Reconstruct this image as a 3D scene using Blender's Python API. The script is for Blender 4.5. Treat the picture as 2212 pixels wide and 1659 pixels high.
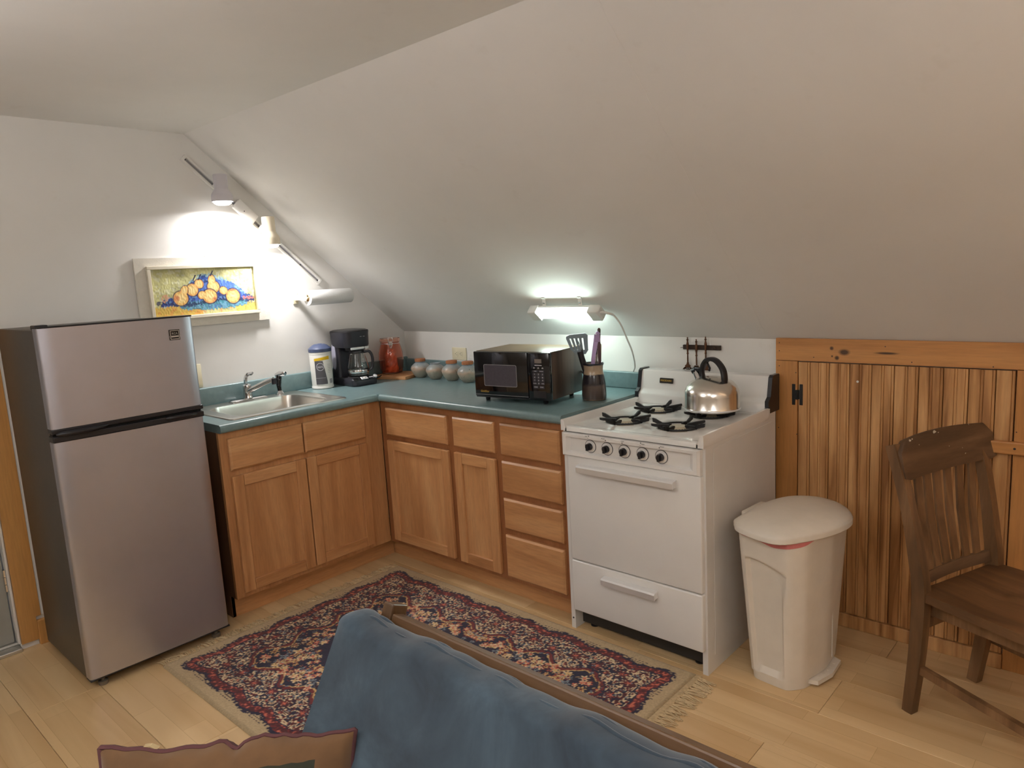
import bpy, bmesh, math, random
import numpy as np
from mathutils import Vector, Matrix

for _o in list(bpy.data.objects):
    bpy.data.objects.remove(_o, do_unlink=True)
SC = bpy.context.scene
COL = SC.collection
PI = math.pi

# ------------------------------------------------------------------ camera
cam_data = bpy.data.cameras.new('camera')
cam_data.sensor_fit = 'HORIZONTAL'
cam_data.sensor_width = 36.0
cam_data.lens = 1551.3 / 2212 * 36.0
cam_data.clip_start = 0.02
cam_data.clip_end = 60
cam = bpy.data.objects.new('camera', cam_data)
COL.objects.link(cam)
YAW, PITCH, ROLL = 0.7440, -0.1541, -0.0554
_f = Vector((-math.sin(YAW) * math.cos(PITCH), math.cos(YAW) * math.cos(PITCH), math.sin(PITCH)))
_r = _f.cross(Vector((0, 0, 1))).normalized()
_u = _r.cross(_f)
_c, _s = math.cos(ROLL), math.sin(ROLL)
_R = _c * _r + _s * _u
_U = -_s * _r + _c * _u
_m = Matrix((( _R.x, _U.x, -_f.x, 3.6276), (_R.y, _U.y, -_f.y, -2.8589), (_R.z, _U.z, -_f.z, 1.4986), (0, 0, 0, 1)))
cam.matrix_world = _m
SC.camera = cam

# ------------------------------------------------------------------ view, world
SC.view_settings.view_transform = 'Standard'
SC.view_settings.look = 'None'
SC.view_settings.gamma = 1.0
SC.view_settings.use_curve_mapping = False
SC.view_settings.exposure = 0.0
world = bpy.data.worlds.new('world')
SC.world = world
world.use_nodes = True
world.node_tree.nodes['Background'].inputs[0].default_value = (0.55, 0.65, 0.8, 1)
world.node_tree.nodes['Background'].inputs[1].default_value = 0.3

# light levels (visible fittings, a warm lamp off frame, added fill lamps)
P_SPOT = 4.2       # each track head
P_TUBE = 1.4        # fluorescent tube
P_FILL_DOME = 8.0       # added fill: unseen ceiling dome above the futon
P_FILL_UP = 31.0         # added fill: unseen neutral uplighters behind and left of the camera
P_WARM = 13.0       # warm uplighter right of the frame

# ------------------------------------------------------------------ room measures (metres)
XG, YK = 0.042, 0.052          # inner faces: gable wall, knee wall
ZK, YC, ZC = 1.167, -1.214, 2.247   # slope foot, slope top
XR = 5.9                       # far gable
YF = 2 * -2.2 - YK             # mirrored knee wall
YC2 = 2 * -2.2 - YC

# ================================================================== helpers
def lin(r, g=None, b=None):
    if g is None:
        h = r.lstrip('#'); r, g, b = (int(h[i:i + 2], 16) for i in (0, 2, 4))
    f = lambda c: (c / 255 / 12.92) if c / 255 <= 0.04045 else ((c / 255 + 0.055) / 1.055) ** 2.4
    return (f(r), f(g), f(b), 1.0)

def new_mat(name):
    m = bpy.data.materials.new(name); m.use_nodes = True
    nt = m.node_tree
    return m, nt, nt.nodes['Principled BSDF']

def setp(b, **k):
    names = dict(color='Base Color', rough='Roughness', metal='Metallic', spec='Specular IOR Level', trans='Transmission Weight',
                 ior='IOR', coat='Coat Weight', coat_rough='Coat Roughness', sheen='Sheen Weight', emit='Emission Color', estr='Emission Strength',
                 sss='Subsurface Weight', aniso='Anisotropic', alpha='Alpha')
    for n, v in k.items():
        b.inputs[names[n]].default_value = v

def node(nt, t, **k):
    n = nt.nodes.new(t)
    for a, v in k.items():
        setattr(n, a, v)
    return n

def ramp(nt, stops, interp='LINEAR'):
    n = nt.nodes.new('ShaderNodeValToRGB'); cr = n.color_ramp; cr.interpolation = interp
    while len(cr.elements) < len(stops): cr.elements.new(0.5)
    for e, (p, c) in zip(cr.elements, stops):
        e.position = p; e.color = c
    return n

def coords(nt, scale=(1, 1, 1), rand=0.0, kind='Object'):
    tc = node(nt, 'ShaderNodeTexCoord')
    mp = node(nt, 'ShaderNodeMapping'); mp.inputs['Scale'].default_value = scale
    nt.links.new(tc.outputs[kind], mp.inputs['Vector'])
    if rand:
        oi = node(nt, 'ShaderNodeObjectInfo')
        mu = node(nt, 'ShaderNodeVectorMath', operation='SCALE'); mu.inputs[0].default_value = (rand, rand * .7, rand * 1.3)
        nt.links.new(oi.outputs['Random'], mu.inputs['Scale'])
        nt.links.new(mu.outputs[0], mp.inputs['Location'])
    return mp.outputs[0]

def noise(nt, vec, scale, detail=3, rough=0.5, dist=0.0):
    n = node(nt, 'ShaderNodeTexNoise')
    n.inputs['Scale'].default_value = scale; n.inputs['Detail'].default_value = detail
    n.inputs['Roughness'].default_value = rough; n.inputs['Distortion'].default_value = dist
    nt.links.new(vec, n.inputs['Vector'])
    return n.outputs['Fac']

def bump(nt, b, fac, strength, dist=0.001):
    n = node(nt, 'ShaderNodeBump'); n.inputs['Strength'].default_value = strength; n.inputs['Distance'].default_value = dist
    nt.links.new(fac, n.inputs['Height']); nt.links.new(n.outputs[0], b.inputs['Normal'])

def mixc(nt, fac, a, b_, mode='MIX'):
    n = node(nt, 'ShaderNodeMix', data_type='RGBA', blend_type=mode)
    for s, v in ((0, fac), (6, a), (7, b_)):
        if hasattr(v, 'is_linked') or isinstance(v, bpy.types.NodeSocket): nt.links.new(v, n.inputs[s])
        else: n.inputs[s].default_value = v
    return n.outputs[2]

def plain(name, col, rough=0.5, metal=0.0, var=0.06, nscale=6.0, bmp=0.0, bscale=200.0, bdist=0.0005, **k):
    """simple surface with a little colour mottling and fine relief"""
    m, nt, b = new_mat(name)
    setp(b, rough=rough, metal=metal, **k)
    v = coords(nt)
    f = noise(nt, v, nscale, 4, 0.6)
    lo = tuple(c * (1 - var) for c in col[:3]) + (1,); hi = tuple(min(1, c * (1 + var)) for c in col[:3]) + (1,)
    r = ramp(nt, [(0.3, lo), (0.7, hi)]); nt.links.new(f, r.inputs[0]); nt.links.new(r.outputs[0], b.inputs['Base Color'])
    if bmp:
        bump(nt, b, noise(nt, v, bscale, 2), bmp, bdist)
    return m

def wood(name, cols, axis='z', rough=0.45, rand=3.0, ring=9.0, fine=1.0, stretch=14.0, bmp=0.15, coat=0.0, knots=None, contrast=(0.28, 0.5, 0.75)):
    m, nt, b = new_mat(name)
    setp(b, rough=rough, coat=coat, coat_rough=0.25)
    s = [1.0, 1.0, 1.0]; s['xyz'.index(axis)] = 1.0 / stretch
    v = coords(nt, tuple(s), rand)
    f1 = noise(nt, v, ring, 3, 0.5, 1.2)
    r1 = ramp(nt, [(contrast[0], cols[0]), (contrast[1], cols[1]), (contrast[2], cols[2])]); nt.links.new(f1, r1.inputs[0])
    f2 = noise(nt, v, 130.0 * fine, 3, 0.6, 0.2)
    r2 = ramp(nt, [(0.3, (0.72, 0.72, 0.72, 1)), (0.6, (1, 1, 1, 1))]); nt.links.new(f2, r2.inputs[0])
    out = mixc(nt, 0.55, r1.outputs[0], r2.outputs[0], 'MULTIPLY')
    if knots:
        tc = node(nt, 'ShaderNodeTexCoord')
        for (p, rad, sc) in knots:
            sb = node(nt, 'ShaderNodeVectorMath', operation='SUBTRACT'); nt.links.new(tc.outputs['Object'], sb.inputs[0]); sb.inputs[1].default_value = p
            ml = node(nt, 'ShaderNodeVectorMath', operation='MULTIPLY'); nt.links.new(sb.outputs[0], ml.inputs[0]); ml.inputs[1].default_value = sc
            ln = node(nt, 'ShaderNodeVectorMath', operation='LENGTH'); nt.links.new(ml.outputs[0], ln.inputs[0])
            mr = node(nt, 'ShaderNodeMapRange'); mr.inputs['From Min'].default_value = rad * 0.55; mr.inputs['From Max'].default_value = rad * 1.25
            mr.inputs['To Min'].default_value = 0.92; mr.inputs['To Max'].default_value = 0.0
            nt.links.new(ln.outputs['Value'], mr.inputs['Value'])
            out = mixc(nt, mr.outputs[0], out, lin(52, 30, 16))
    nt.links.new(out, b.inputs['Base Color'])
    if bmp: bump(nt, b, f2, bmp, 0.0006)
    return m

def glow(name, col, strength):
    m, nt, b = new_mat(name)
    setp(b, color=col, emit=col, estr=strength, rough=0.4)
    return m

def attr_mat(name, attr, rough=0.9, sheen=0.0, bmp=0.0, bscale=500.0):
    m, nt, b = new_mat(name)
    a = node(nt, 'ShaderNodeVertexColor', layer_name=attr)
    nt.links.new(a.outputs[0], b.inputs['Base Color']); setp(b, rough=rough, sheen=sheen)
    if bmp: bump(nt, b, noise(nt, coords(nt), bscale, 2), bmp, 0.001)
    return m

# ---- objects
def mk(name, bm, mat, parent=None, smooth=None):
    me = bpy.data.meshes.new(name)
    bmesh.ops.recalc_face_normals(bm, faces=bm.faces)
    bm.to_mesh(me); bm.free()
    if mat:
        for x in (mat if isinstance(mat, (list, tuple)) else [mat]): me.materials.append(x)
    if smooth is not None:
        me.polygons.foreach_set('use_smooth', [True] * len(me.polygons))
        me.set_sharp_from_angle(angle=math.radians(smooth))
    o = bpy.data.objects.new(name, me); COL.objects.link(o)
    if parent is not None: o.parent = parent
    return o

def tag(o, label=None, cat=None, group=None, kind=None):
    if label: o['label'] = label
    if cat: o['category'] = cat
    if group: o['group'] = group
    if kind: o['kind'] = kind
    return o

def thing(name, label, cat, loc=(0, 0, 0), rz=0.0, group=None, rot=None):
    o = bpy.data.objects.new(name, None); COL.objects.link(o)
    o.empty_display_size = 0.05
    o.location = loc; o.rotation_euler = rot if rot else (0, 0, rz)
    return tag(o, label, cat, group)

def dup(root, loc=None, rz=None, label=None, parent=None):
    r = root.copy(); COL.objects.link(r)
    if loc is not None: r.location = loc
    if rz is not None: r.rotation_euler[2] = rz
    if label: r['label'] = label
    if parent is not None: r.parent = parent
    for ch in list(root.children):
        c = ch.copy(); COL.objects.link(c); c.parent = r
        for g in list(ch.children):
            d = g.copy(); COL.objects.link(d); d.parent = c
    return r

# ---- shapes (each adds to a bmesh)
def BM(): return bmesh.new()

def addm(bm, src, mat_index=None):
    me = bpy.data.meshes.new('tmp'); src.to_mesh(me); src.free()
    n0 = len(bm.faces)
    bm.from_mesh(me); bpy.data.meshes.remove(me)
    if mat_index is not None:
        bm.faces.ensure_lookup_table()
        for f in bm.faces[n0:]: f.material_index = mat_index

def box(bm, a, b, bev=0.0, seg=2, M=None, mi=None):
    t = bmesh.new()
    bmesh.ops.create_cube(t, size=1.0)
    c = [(a[i] + b[i]) / 2 for i in range(3)]; s = [abs(b[i] - a[i]) for i in range(3)]
    for v in t.verts:
        v.co = Vector((c[0] + v.co.x * s[0], c[1] + v.co.y * s[1], c[2] + v.co.z * s[2]))
    if bev:
        bmesh.ops.bevel(t, geom=list(t.edges), offset=min(bev, min(s) * 0.49), segments=seg, profile=0.5, affect='EDGES')
    if M is not None: bmesh.ops.transform(t, matrix=M, verts=t.verts)
    addm(bm, t, mi); return bm

def basis(d):
    d = Vector(d).normalized()
    a = Vector((0, 0, 1)) if abs(d.z) < 0.9 else Vector((1, 0, 0))
    x = a.cross(d).normalized(); return x, d.cross(x)

def loft(bm, rings, cap0=True, cap1=True, closed=False):
    """rings: lists of equal length of points"""
    vr = [[bm.verts.new(Vector(p)) for p in r] for r in rings]
    n = len(vr[0])
    pairs = list(zip(vr[:-1], vr[1:])) + ([(vr[-1], vr[0])] if closed else [])
    for r0, r1 in pairs:
        for i in range(n):
            j = (i + 1) % n
            try: bm.faces.new((r0[i], r0[j], r1[j], r1[i]))
            except ValueError: pass
    if not closed:
        if cap0: bm.faces.new(list(reversed(vr[0])))
        if cap1: bm.faces.new(vr[-1])
    return bm

def tube(bm, pts, r, seg=10, cap=True, flat=None, up=None):
    """sweep a circle (or ellipse: flat=ratio) along pts; r number or list"""
    pts = [Vector(p) for p in pts]; n = len(pts)
    rs = r if isinstance(r, (list, tuple)) else [r] * n
    rings = []; x = None
    for i, p in enumerate(pts):
        d = (pts[min(i + 1, n - 1)] - pts[max(i - 1, 0)]).normalized()
        if x is None:
            x, y = basis(d)
            if up is not None:
                y = Vector(up); y = (y - d * y.dot(d)).normalized(); x = y.cross(d)
        else:
            x = (x - d * x.dot(d)).normalized(); y = d.cross(x)
        y = d.cross(x)
        rings.append([p + x * math.cos(2 * PI * k / seg) * rs[i] + y * math.sin(2 * PI * k / seg) * rs[i] * (flat or 1) for k in range(seg)])
    return loft(bm, rings, cap, cap)

def strip(bm, pts, w, t, up=(0, 0, 1)):
    """rectangular bar swept along pts: w across, t along 'up'"""
    pts = [Vector(p) for p in pts]; n = len(pts); rings = []
    ws = w if isinstance(w, (list, tuple)) else [w] * n
    ts = t if isinstance(t, (list, tuple)) else [t] * n
    for i, p in enumerate(pts):
        d = (pts[min(i + 1, n - 1)] - pts[max(i - 1, 0)]).normalized()
        y = Vector(up); y = (y - d * y.dot(d)).normalized(); x = y.cross(d)
        a, b = x * ws[i] / 2, y * ts[i] / 2
        rings.append([p - a - b, p + a - b, p + a + b, p - a + b])
    return loft(bm, rings)

def lathe(bm, prof, seg=32, c=(0, 0, 0), cap0=True, cap1=True):
    rings = [[(c[0] + r * math.cos(2 * PI * k / seg), c[1] + r * math.sin(2 * PI * k / seg), c[2] + z) for k in range(seg)] for r, z in prof]
    return loft(bm, rings, cap0, cap1)

def cyl(bm, p0, p1, r, r1=None, seg=20):
    return tube(bm, [p0, p1], [r, r if r1 is None else r1], seg)

def prism(bm, poly, d0, d1, axis='y'):
    """poly: 2D outline; axis = extrusion axis. x:(y,z) y:(x,z) z:(x,y)"""
    f = {'x': lambda p, d: (d, p[0], p[1]), 'y': lambda p, d: (p[0], d, p[1]), 'z': lambda p, d: (p[0], p[1], d)}[axis]
    return loft(bm, [[f(p, d0) for p in poly], [f(p, d1) for p in poly]])

def rrect(x0, y0, x1, y1, r, n=5):
    out = []
    for cx, cy, a in ((x1 - r, y1 - r, 0), (x0 + r, y1 - r, 90), (x0 + r, y0 + r, 180), (x1 - r, y0 + r, 270)):
        for k in range(n + 1):
            t = math.radians(a + 90 * k / n); out.append((cx + r * math.cos(t), cy + r * math.sin(t)))
    return out

def bez(pts, n=24):
    """smooth curve through points (Catmull-Rom)"""
    P = [Vector(p) for p in pts]; P = [2 * P[0] - P[1]] + P + [2 * P[-1] - P[-2]]
    out = []
    m = len(P) - 3; k = max(2, n // m)
    for i in range(m):
        for j in range(k):
            t = j / k; a, b, c, d = P[i:i + 4]
            out.append(0.5 * ((2 * b) + (c - a) * t + (2 * a - 5 * b + 4 * c - d) * t * t + (3 * b - a - 3 * c + d) * t ** 3))
    out.append(P[-2]); return out

def text(name, s, size, mat, parent, loc, rot, ext=0.0004, align='CENTER', sx=1.0, italic=0.0):
    cu = bpy.data.curves.new('txt', 'FONT'); cu.body = s; cu.size = size; cu.extrude = ext; cu.align_x = align; cu.align_y = 'CENTER'
    cu.resolution_u = 3; cu.shear = italic
    o = bpy.data.objects.new('txt', cu); COL.objects.link(o)
    dg = bpy.context.evaluated_depsgraph_get()
    me = bpy.data.meshes.new_from_object(o.evaluated_get(dg))
    bpy.data.objects.remove(o, do_unlink=True)
    me.name = name; me.materials.clear(); me.materials.append(mat)
    t = bpy.data.objects.new(name, me); COL.objects.link(t); t.parent = parent
    t.location = loc; t.rotation_euler = rot; t.scale = (sx, 1, 1)
    return t
# ================================================================== materials
M = {}
def plaster(name, col):
    m, nt, b = new_mat(name); setp(b, rough=0.62, spec=0.3)
    v = coords(nt)
    f = noise(nt, v, 1.7, 4, 0.6)
    r = ramp(nt, [(0.3, tuple(c * 0.94 for c in col[:3]) + (1,)), (0.7, col)]); nt.links.new(f, r.inputs[0])
    f2 = noise(nt, v, 9.0, 3, 0.7)
    r2 = ramp(nt, [(0.24, (0.9, 0.88, 0.85, 1)), (0.36, (1, 1, 1, 1))]); nt.links.new(f2, r2.inputs[0])
    nt.links.new(mixc(nt, 0.35, r.outputs[0], r2.outputs[0], 'MULTIPLY'), b.inputs['Base Color'])
    bump(nt, b, noise(nt, v, 60, 4, 0.7), 0.12, 0.002)
    return m
M['wall'] = plaster('painted_plaster', (0.80, 0.78, 0.745, 1))
M['knee'] = plaster('painted_board', (0.82, 0.80, 0.76, 1))

OAK = [lin(176, 122, 76), lin(202, 148, 98), lin(216, 166, 116)]
M['oak_v'] = wood('cabinet_wood_upright', OAK, 'z', 0.42, ring=7, stretch=9, bmp=0.08, coat=0.25)
M['oak_x'] = wood('cabinet_wood_across', OAK, 'x', 0.42, ring=7, stretch=9, bmp=0.08, coat=0.25)
M['oak_y'] = wood('cabinet_wood_lengthwise', OAK, 'y', 0.42, ring=7, stretch=9, bmp=0.08, coat=0.25)
M['oak_frame'] = wood('cabinet_frame_wood', [lin(132, 82, 48), lin(160, 104, 64), lin(176, 120, 76)], 'z', 0.45, ring=6, stretch=10, bmp=0.08, coat=0.15)
M['oak_side'] = wood('cabinet_side_laminate', [lin(96, 66, 44), lin(110, 76, 52), lin(122, 86, 60)], 'z', 0.5, ring=6, stretch=8, bmp=0.05)
PINE = [lin(176, 118, 62), lin(198, 138, 78), lin(210, 152, 92)]
M['bead'] = wood('stained_fir_board', [lin(158, 108, 62), lin(198, 146, 92), lin(220, 170, 114)], 'z', 0.5, ring=18, stretch=14, bmp=0.12, rand=9.0, contrast=(0.34, 0.48, 0.64))
M['pine_z'] = wood('pine_trim_upright', PINE, 'z', 0.42, ring=8, stretch=14, bmp=0.06, coat=0.2, knots=[((3.315, YK - .02, 0.92), 0.016, (1, 1, 0.8))])
M['pine_x'] = wood('pine_trim_across', PINE, 'x', 0.42, ring=8, stretch=14, bmp=0.06, coat=0.2,
                   knots=[((2.668, YK - .02, 1.138), 0.0075, (1, 1, 1)), ((2.715, YK - .02, 1.124), 0.016, (0.8, 1, 1.3)), ((2.688, YK - .02, 1.101), 0.0085, (1, 1, 1)),
                          ((2.67, YK - .02, 1.107), 0.004, (1, 1, 1)), ((2.865, YK - .02, 1.125), 0.01, (0.25, 1, 2.2))])
M['door_casing'] = wood('door_casing_wood', [lin(176, 122, 62), lin(194, 140, 78), lin(204, 152, 90)], 'z', 0.4, ring=5, stretch=14, bmp=0.04, coat=0.2)

def floor_mat():
    m, nt, b = new_mat('maple_laminate'); setp(b, rough=0.33, spec=0.45)
    v = coords(nt, (1 / 12, 1, 1), 5.0)
    f1 = noise(nt, v, 9, 3, 0.5, 0.8)
    r1 = ramp(nt, [(0.3, lin(214, 178, 130)), (0.5, lin(226, 194, 147)), (0.72, lin(234, 204, 158))]); nt.links.new(f1, r1.inputs[0])
    # three printed strips with staggered staves on every plank
    br = node(nt, 'ShaderNodeTexBrick'); br.inputs['Scale'].default_value = 1.0; br.offset = 0.37; br.squash = 1.0
    br.inputs['Brick Width'].default_value = 0.62; br.inputs['Row Height'].default_value = 0.0812; br.inputs['Mortar Size'].default_value = 0.0009
    br.inputs['Color1'].default_value = (1, 1, 1, 1); br.inputs['Color2'].default_value = (0.84, 0.80, 0.75, 1); br.inputs['Mortar'].default_value = (0.74, 0.68, 0.6, 1)
    br.inputs['Bias'].default_value = 0.0
    nt.links.new(coords(nt, (1, 1, 1), 7.0), br.inputs['Vector'])
    oi = node(nt, 'ShaderNodeObjectInfo')
    r3 = ramp(nt, [(0, (0.92, 0.9, 0.87, 1)), (1, (1, 1, 1, 1))]); nt.links.new(oi.outputs['Random'], r3.inputs[0])
    o = mixc(nt, 0.9, r1.outputs[0], br.outputs[0], 'MULTIPLY')
    o = mixc(nt, 0.8, o, r3.outputs[0], 'MULTIPLY')
    nt.links.new(o, b.inputs['Base Color'])
    bump(nt, b, noise(nt, v, 150, 2), 0.05, 0.0004)
    return m
M['floor'] = floor_mat()
M['subfloor'] = plain('subfloor', lin(90, 66, 44), 0.9)
M['counter'] = plain('teal_laminate', lin(112, 136, 138), 0.3, var=0.10, nscale=38, bmp=0.015, bscale=300, spec=0.8)
M['white_enamel'] = plain('white_enamel', (0.80, 0.78, 0.75, 1), 0.16, var=0.02, coat=0.3)
M['white_paint'] = plain('white_painted_steel', (0.74, 0.72, 0.69, 1), 0.35, var=0.03)
M['white_plastic'] = plain('white_plastic', (0.78, 0.76, 0.71, 1), 0.4, var=0.02)
M['cream_plastic'] = plain('cream_plastic', lin(226, 216, 186), 0.4, var=0.02)
M['bin_plastic'] = plain('offwhite_bin_plastic', lin(226, 217, 203), 0.45, var=0.05, nscale=9, bmp=0.06, bscale=120)
M['black_plastic'] = plain('black_plastic', lin(30, 29, 33), 0.35, var=0.1)
M['black_gloss'] = plain('black_gloss', lin(14, 14, 18), 0.1, var=0.05, coat=0.4)
M['black_iron'] = plain('black_cast_iron', lin(24, 23, 25), 0.5, var=0.15, nscale=40, bmp=0.2, bscale=400)
M['dark_void'] = plain('dark_gap', lin(26, 24, 22), 0.8)
M['steel'] = plain('brushed_stainless', (0.53, 0.53, 0.60, 1), 0.40, 1.0, var=0.05, nscale=3)
M['sink_steel'] = plain('sink_stainless', (0.66, 0.64, 0.60, 1), 0.28, 1.0, var=0.05)
M['chrome'] = plain('chrome', (0.72, 0.72, 0.73, 1), 0.12, 1.0, var=0.02)
M['alu'] = plain('polished_aluminium', (0.74, 0.70, 0.64, 1), 0.2, 1.0, var=0.08, nscale=14, bmp=0.04, bscale=30, bdist=0.002)
M['satin'] = plain('satin_chrome', (0.84, 0.84, 0.84, 1), 0.34, 0.5, var=0.03)
M['fridge_side'] = plain('charcoal_textured_steel', lin(74, 66, 58), 0.42, var=0.08, nscale=60, bmp=0.25, bscale=350)
M['bronze'] = plain('aged_brass', lin(96, 66, 48), 0.45, 0.7, var=0.2, nscale=40)
M['dark_wood'] = wood('rack_dark_wood', [lin(34, 22, 16), lin(50, 34, 24), lin(64, 44, 32)], 'x', 0.5)
M['grey_print'] = plain('grey_print', lin(150, 148, 150), 0.5, var=0.02)
M['pale_print'] = plain('pale_print', lin(206, 206, 212), 0.5, var=0.02)
M['gold_print'] = plain('gold_print', lin(206, 166, 70), 0.4, var=0.02)
M['dark_print'] = plain('dark_print', lin(50, 48, 50), 0.5, var=0.02)

# ================================================================== the setting
def struct(name, bm, mat, label, cat, parent=None, smooth=None):
    o = mk(name, bm, mat, parent, smooth)
    if parent is None: tag(o, label, cat, kind='structure')
    return o

# floor and planks
bm = BM(); box(bm, (XG - .3, YF, -.06), (XR, YK, -.0125))
floor = struct('floor', bm, M['subfloor'], 'pale maple laminate floor of long planks', 'floor')
PW, PL, JY = 0.2437, 1.29, -2.0757
def plank_mesh(L):
    b_ = BM(); box(b_, (0, 0, -.012), (L, PW - .0012, 0.0), 0.0012, 1)
    me = bpy.data.meshes.new('plank'); b_.to_mesh(me); b_.free(); me.materials.append(M['floor']); return me
full = plank_mesh(PL - .001)
rows = range(math.floor((YF - JY) / PW), math.ceil((YK - JY) / PW))
for i in rows:
    y = JY + i * PW
    x = XG - ((i * 0.47) % 1.0) * PL
    while x < XR - 0.05:
        a, bnd = max(x, XG - .02), min(x + PL, XR)
        yy = max(y, YF)
        if y + PW > YK: pass
        me = full if (bnd - a > PL - .002) else plank_mesh(bnd - a - .001)
        p = bpy.data.objects.new('plank', me); COL.objects.link(p); p.parent = floor
        p.location = (a, y, 0)
        x += PL

# gable wall on the left (with the doorway cut out)
DY0, DY1, DZ = -2.192, -3.02, 2.03
def yz(poly, x0, x1):
    return prism(bm, poly, x0, x1, 'x')
bm = BM()
yz([(YK + .1, 0), (YK + .1, ZK - .085), (YC, ZC + .02), (DY0, ZC + .02), (DY0, 0)], XG - .1, XG)
yz([(DY0, DZ), (DY0, ZC + .02), (DY1, ZC + .02), (DY1, DZ)], XG - .1, XG)
yz([(DY1, 0), (DY1, ZC + .02), (YC2, ZC + .02), (YF, ZK), (YF, 0)], XG - .1, XG)
wall_left = struct('wall_left', bm, M['wall'], 'off-white plaster gable wall behind the sink and refrigerator', 'wall')
bm = BM(); box(bm, (XG - .1, YK, 0), (XR, YK + .1, ZK + .0))
wall_back = struct('wall_back', bm, M['knee'], 'low white knee wall behind the microwave and stove', 'wall')
n_sl = Vector((0, ZC - ZK, YK - YC)).normalized()      # outward normal of the slope
def slope_pt(x, s, off=0.0):
    """point on the slope: s metres up from its foot, off metres into the room"""
    d = Vector((0, YC - YK, ZC - ZK)).normalized()
    return Vector((x, YK, ZK)) + d * s - n_sl * off
bm = BM()
prism(bm, [(YK, ZK), (YC, ZC), (YC + n_sl.y * .08, ZC + n_sl.z * .08), (YK + .1, ZK)], XG - .1, XR, 'x')
slope = struct('wall_slope', bm, M['wall'], 'wide off-white sloping attic wall above the counter', 'wall')
random.seed(4)
bm = BM(); pts = []; ws = []
SL = (Vector((0, YC - YK, ZC - ZK))).length
for k in range(60):
    s = 0.04 + (SL - .1) * k / 59
    pts.append(slope_pt(2.405 + .05 * s / SL + random.uniform(-.0025, .0025), s, 0.0)); ws.append(random.choice([.003, .004, .005, .007]))
strip(bm, pts, ws, .0016, up=n_sl)
mk('seam', bm, M['wall'], slope)
bm = BM(); box(bm, (XG - .1, YC2, ZC), (XR, YC, ZC + .08))
ceiling = struct('ceiling', bm, M['wall'], 'flat off-white plaster ceiling strip', 'ceiling')
bm = BM(); prism(bm, [(YF, ZK), (YC2, ZC), (YC2 - n_sl.y * .08, ZC + n_sl.z * .08), (YF - .1, ZK)], XG - .1, XR, 'x')
struct('wall_slope_front', bm, M['wall'], 'opposite sloping attic wall behind the viewer', 'wall')
bm = BM(); box(bm, (XG - .1, YF - .1, 0), (XR, YF, ZK))
struct('wall_front', bm, M['knee'], 'opposite low knee wall behind the viewer', 'wall')
bm = BM(); yz([(YK + .1, 0), (YK + .1, ZK), (YC, ZC + .08), (YC2, ZC + .08), (YF - .1, ZK), (YF - .1, 0)], XR, XR + .1)
struct('wall_right', bm, M['wall'], 'far gable wall out of the frame on the right', 'wall')

# door in the gable wall, its casing, threshold and baseboard stub
bm = BM(); box(bm, (XG - .075, DY1 + .012, .03), (XG - .035, DY0 - .012, DZ - .01), .003)
door2 = struct('door_2', bm, plain('grey_painted_door', lin(150, 148, 140), 0.45), 'grey painted door at the far left edge beside the refrigerator', 'door')
bm = BM(); box(bm, (XG - .034, DY1 + .14, .25), (XG - .030, DY0 - .15, 1.9), .003)
mk('door_panel', bm, plain('door_glass_film', lin(168, 172, 172), 0.25), door2)
for z in (.27, 1.1, 1.8):
    bm = BM()
    for k in range(3): cyl(bm, (XG - .012, DY0 - .012, z + k * .033), (XG - .012, DY0 - .012, z + k * .033 + .03), .0075, seg=12)
    box(bm, (XG - .034, DY0 - .018, z), (XG - .012, DY0 - .012, z + .096))
    mk('hinge', bm, M['chrome'], door2, 40)
bm = BM(); box(bm, (XG - .1, DY1, 0), (XG + .03, DY0, .018), .004); box(bm, (XG - .07, DY1, .018), (XG - .02, DY0, .03), .004)
mk('threshold', bm, plain('threshold_aluminium', (.6, .6, .58, 1), .4, 1.0), door2)
t2 = thing('trim_2', 'tan wooden door casing at the far left edge', 'trim', (XG, -2.1, 0)); t2['kind'] = 'structure'
bm = BM(); prism(bm, [(-.09, .028), (-.026, .028), (-.026, .132), (-.006, .132), (-.006, DZ + .09), (-.09, DZ + .09)], 0, .018, 'x'); mk('casing', bm, M['door_casing'], t2)
bm = BM(); box(bm, (0, -.0058, .132), (.014, .006, DZ + .09), .001); mk('caulk_bead', bm, M['white_paint'], t2)
bm = BM(); box(bm, (-.1, -.1, .03), (.006, -.0925, DZ), .001); mk('jamb', bm, M['white_paint'], t2)
bm = BM(); box(bm, (0, -1.01, .028), (.018, -.922, DZ + .09), .003); mk('casing', bm, M['door_casing'], t2)
bm = BM(); box(bm, (0, -.92, DZ), (.018, -.092, DZ + .09), .003); mk('casing', bm, M['door_casing'], t2)
bm = BM(); box(bm, (XG, -2.1255, 0), (XG + .022, -1.50, .112), .004)
struct('baseboard_left', bm, M['door_casing'], 'short wooden baseboard between the door casing and refrigerator', 'baseboard')

# beadboard access door in the knee wall with its pine casing
t1 = thing('trim_1', 'orange pine casing framing the beadboard access door', 'trim', (0, 0, 0)); t1['kind'] = 'structure'
CY = YK - .02
bm = BM(); box(bm, (2.447, CY, 1.083), (4.0, YK, 1.174), .002); mk('casing_board', bm, M['pine_x'], t1)
bm = BM(); box(bm, (2.447, CY, .0), (2.536, YK, 1.0815), .002); mk('casing_board', bm, M['pine_z'], t1)
bm = BM(); box(bm, (3.268, CY, .0), (3.40, YK, 1.0815), .002); mk('casing_board', bm, M['pine_z'], t1)
bm = BM(); box(bm, (3.402, CY + .004, .0), (4.0, YK, 1.0815), .002); mk('casing_board', bm, M['pine_z'], t1)
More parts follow.
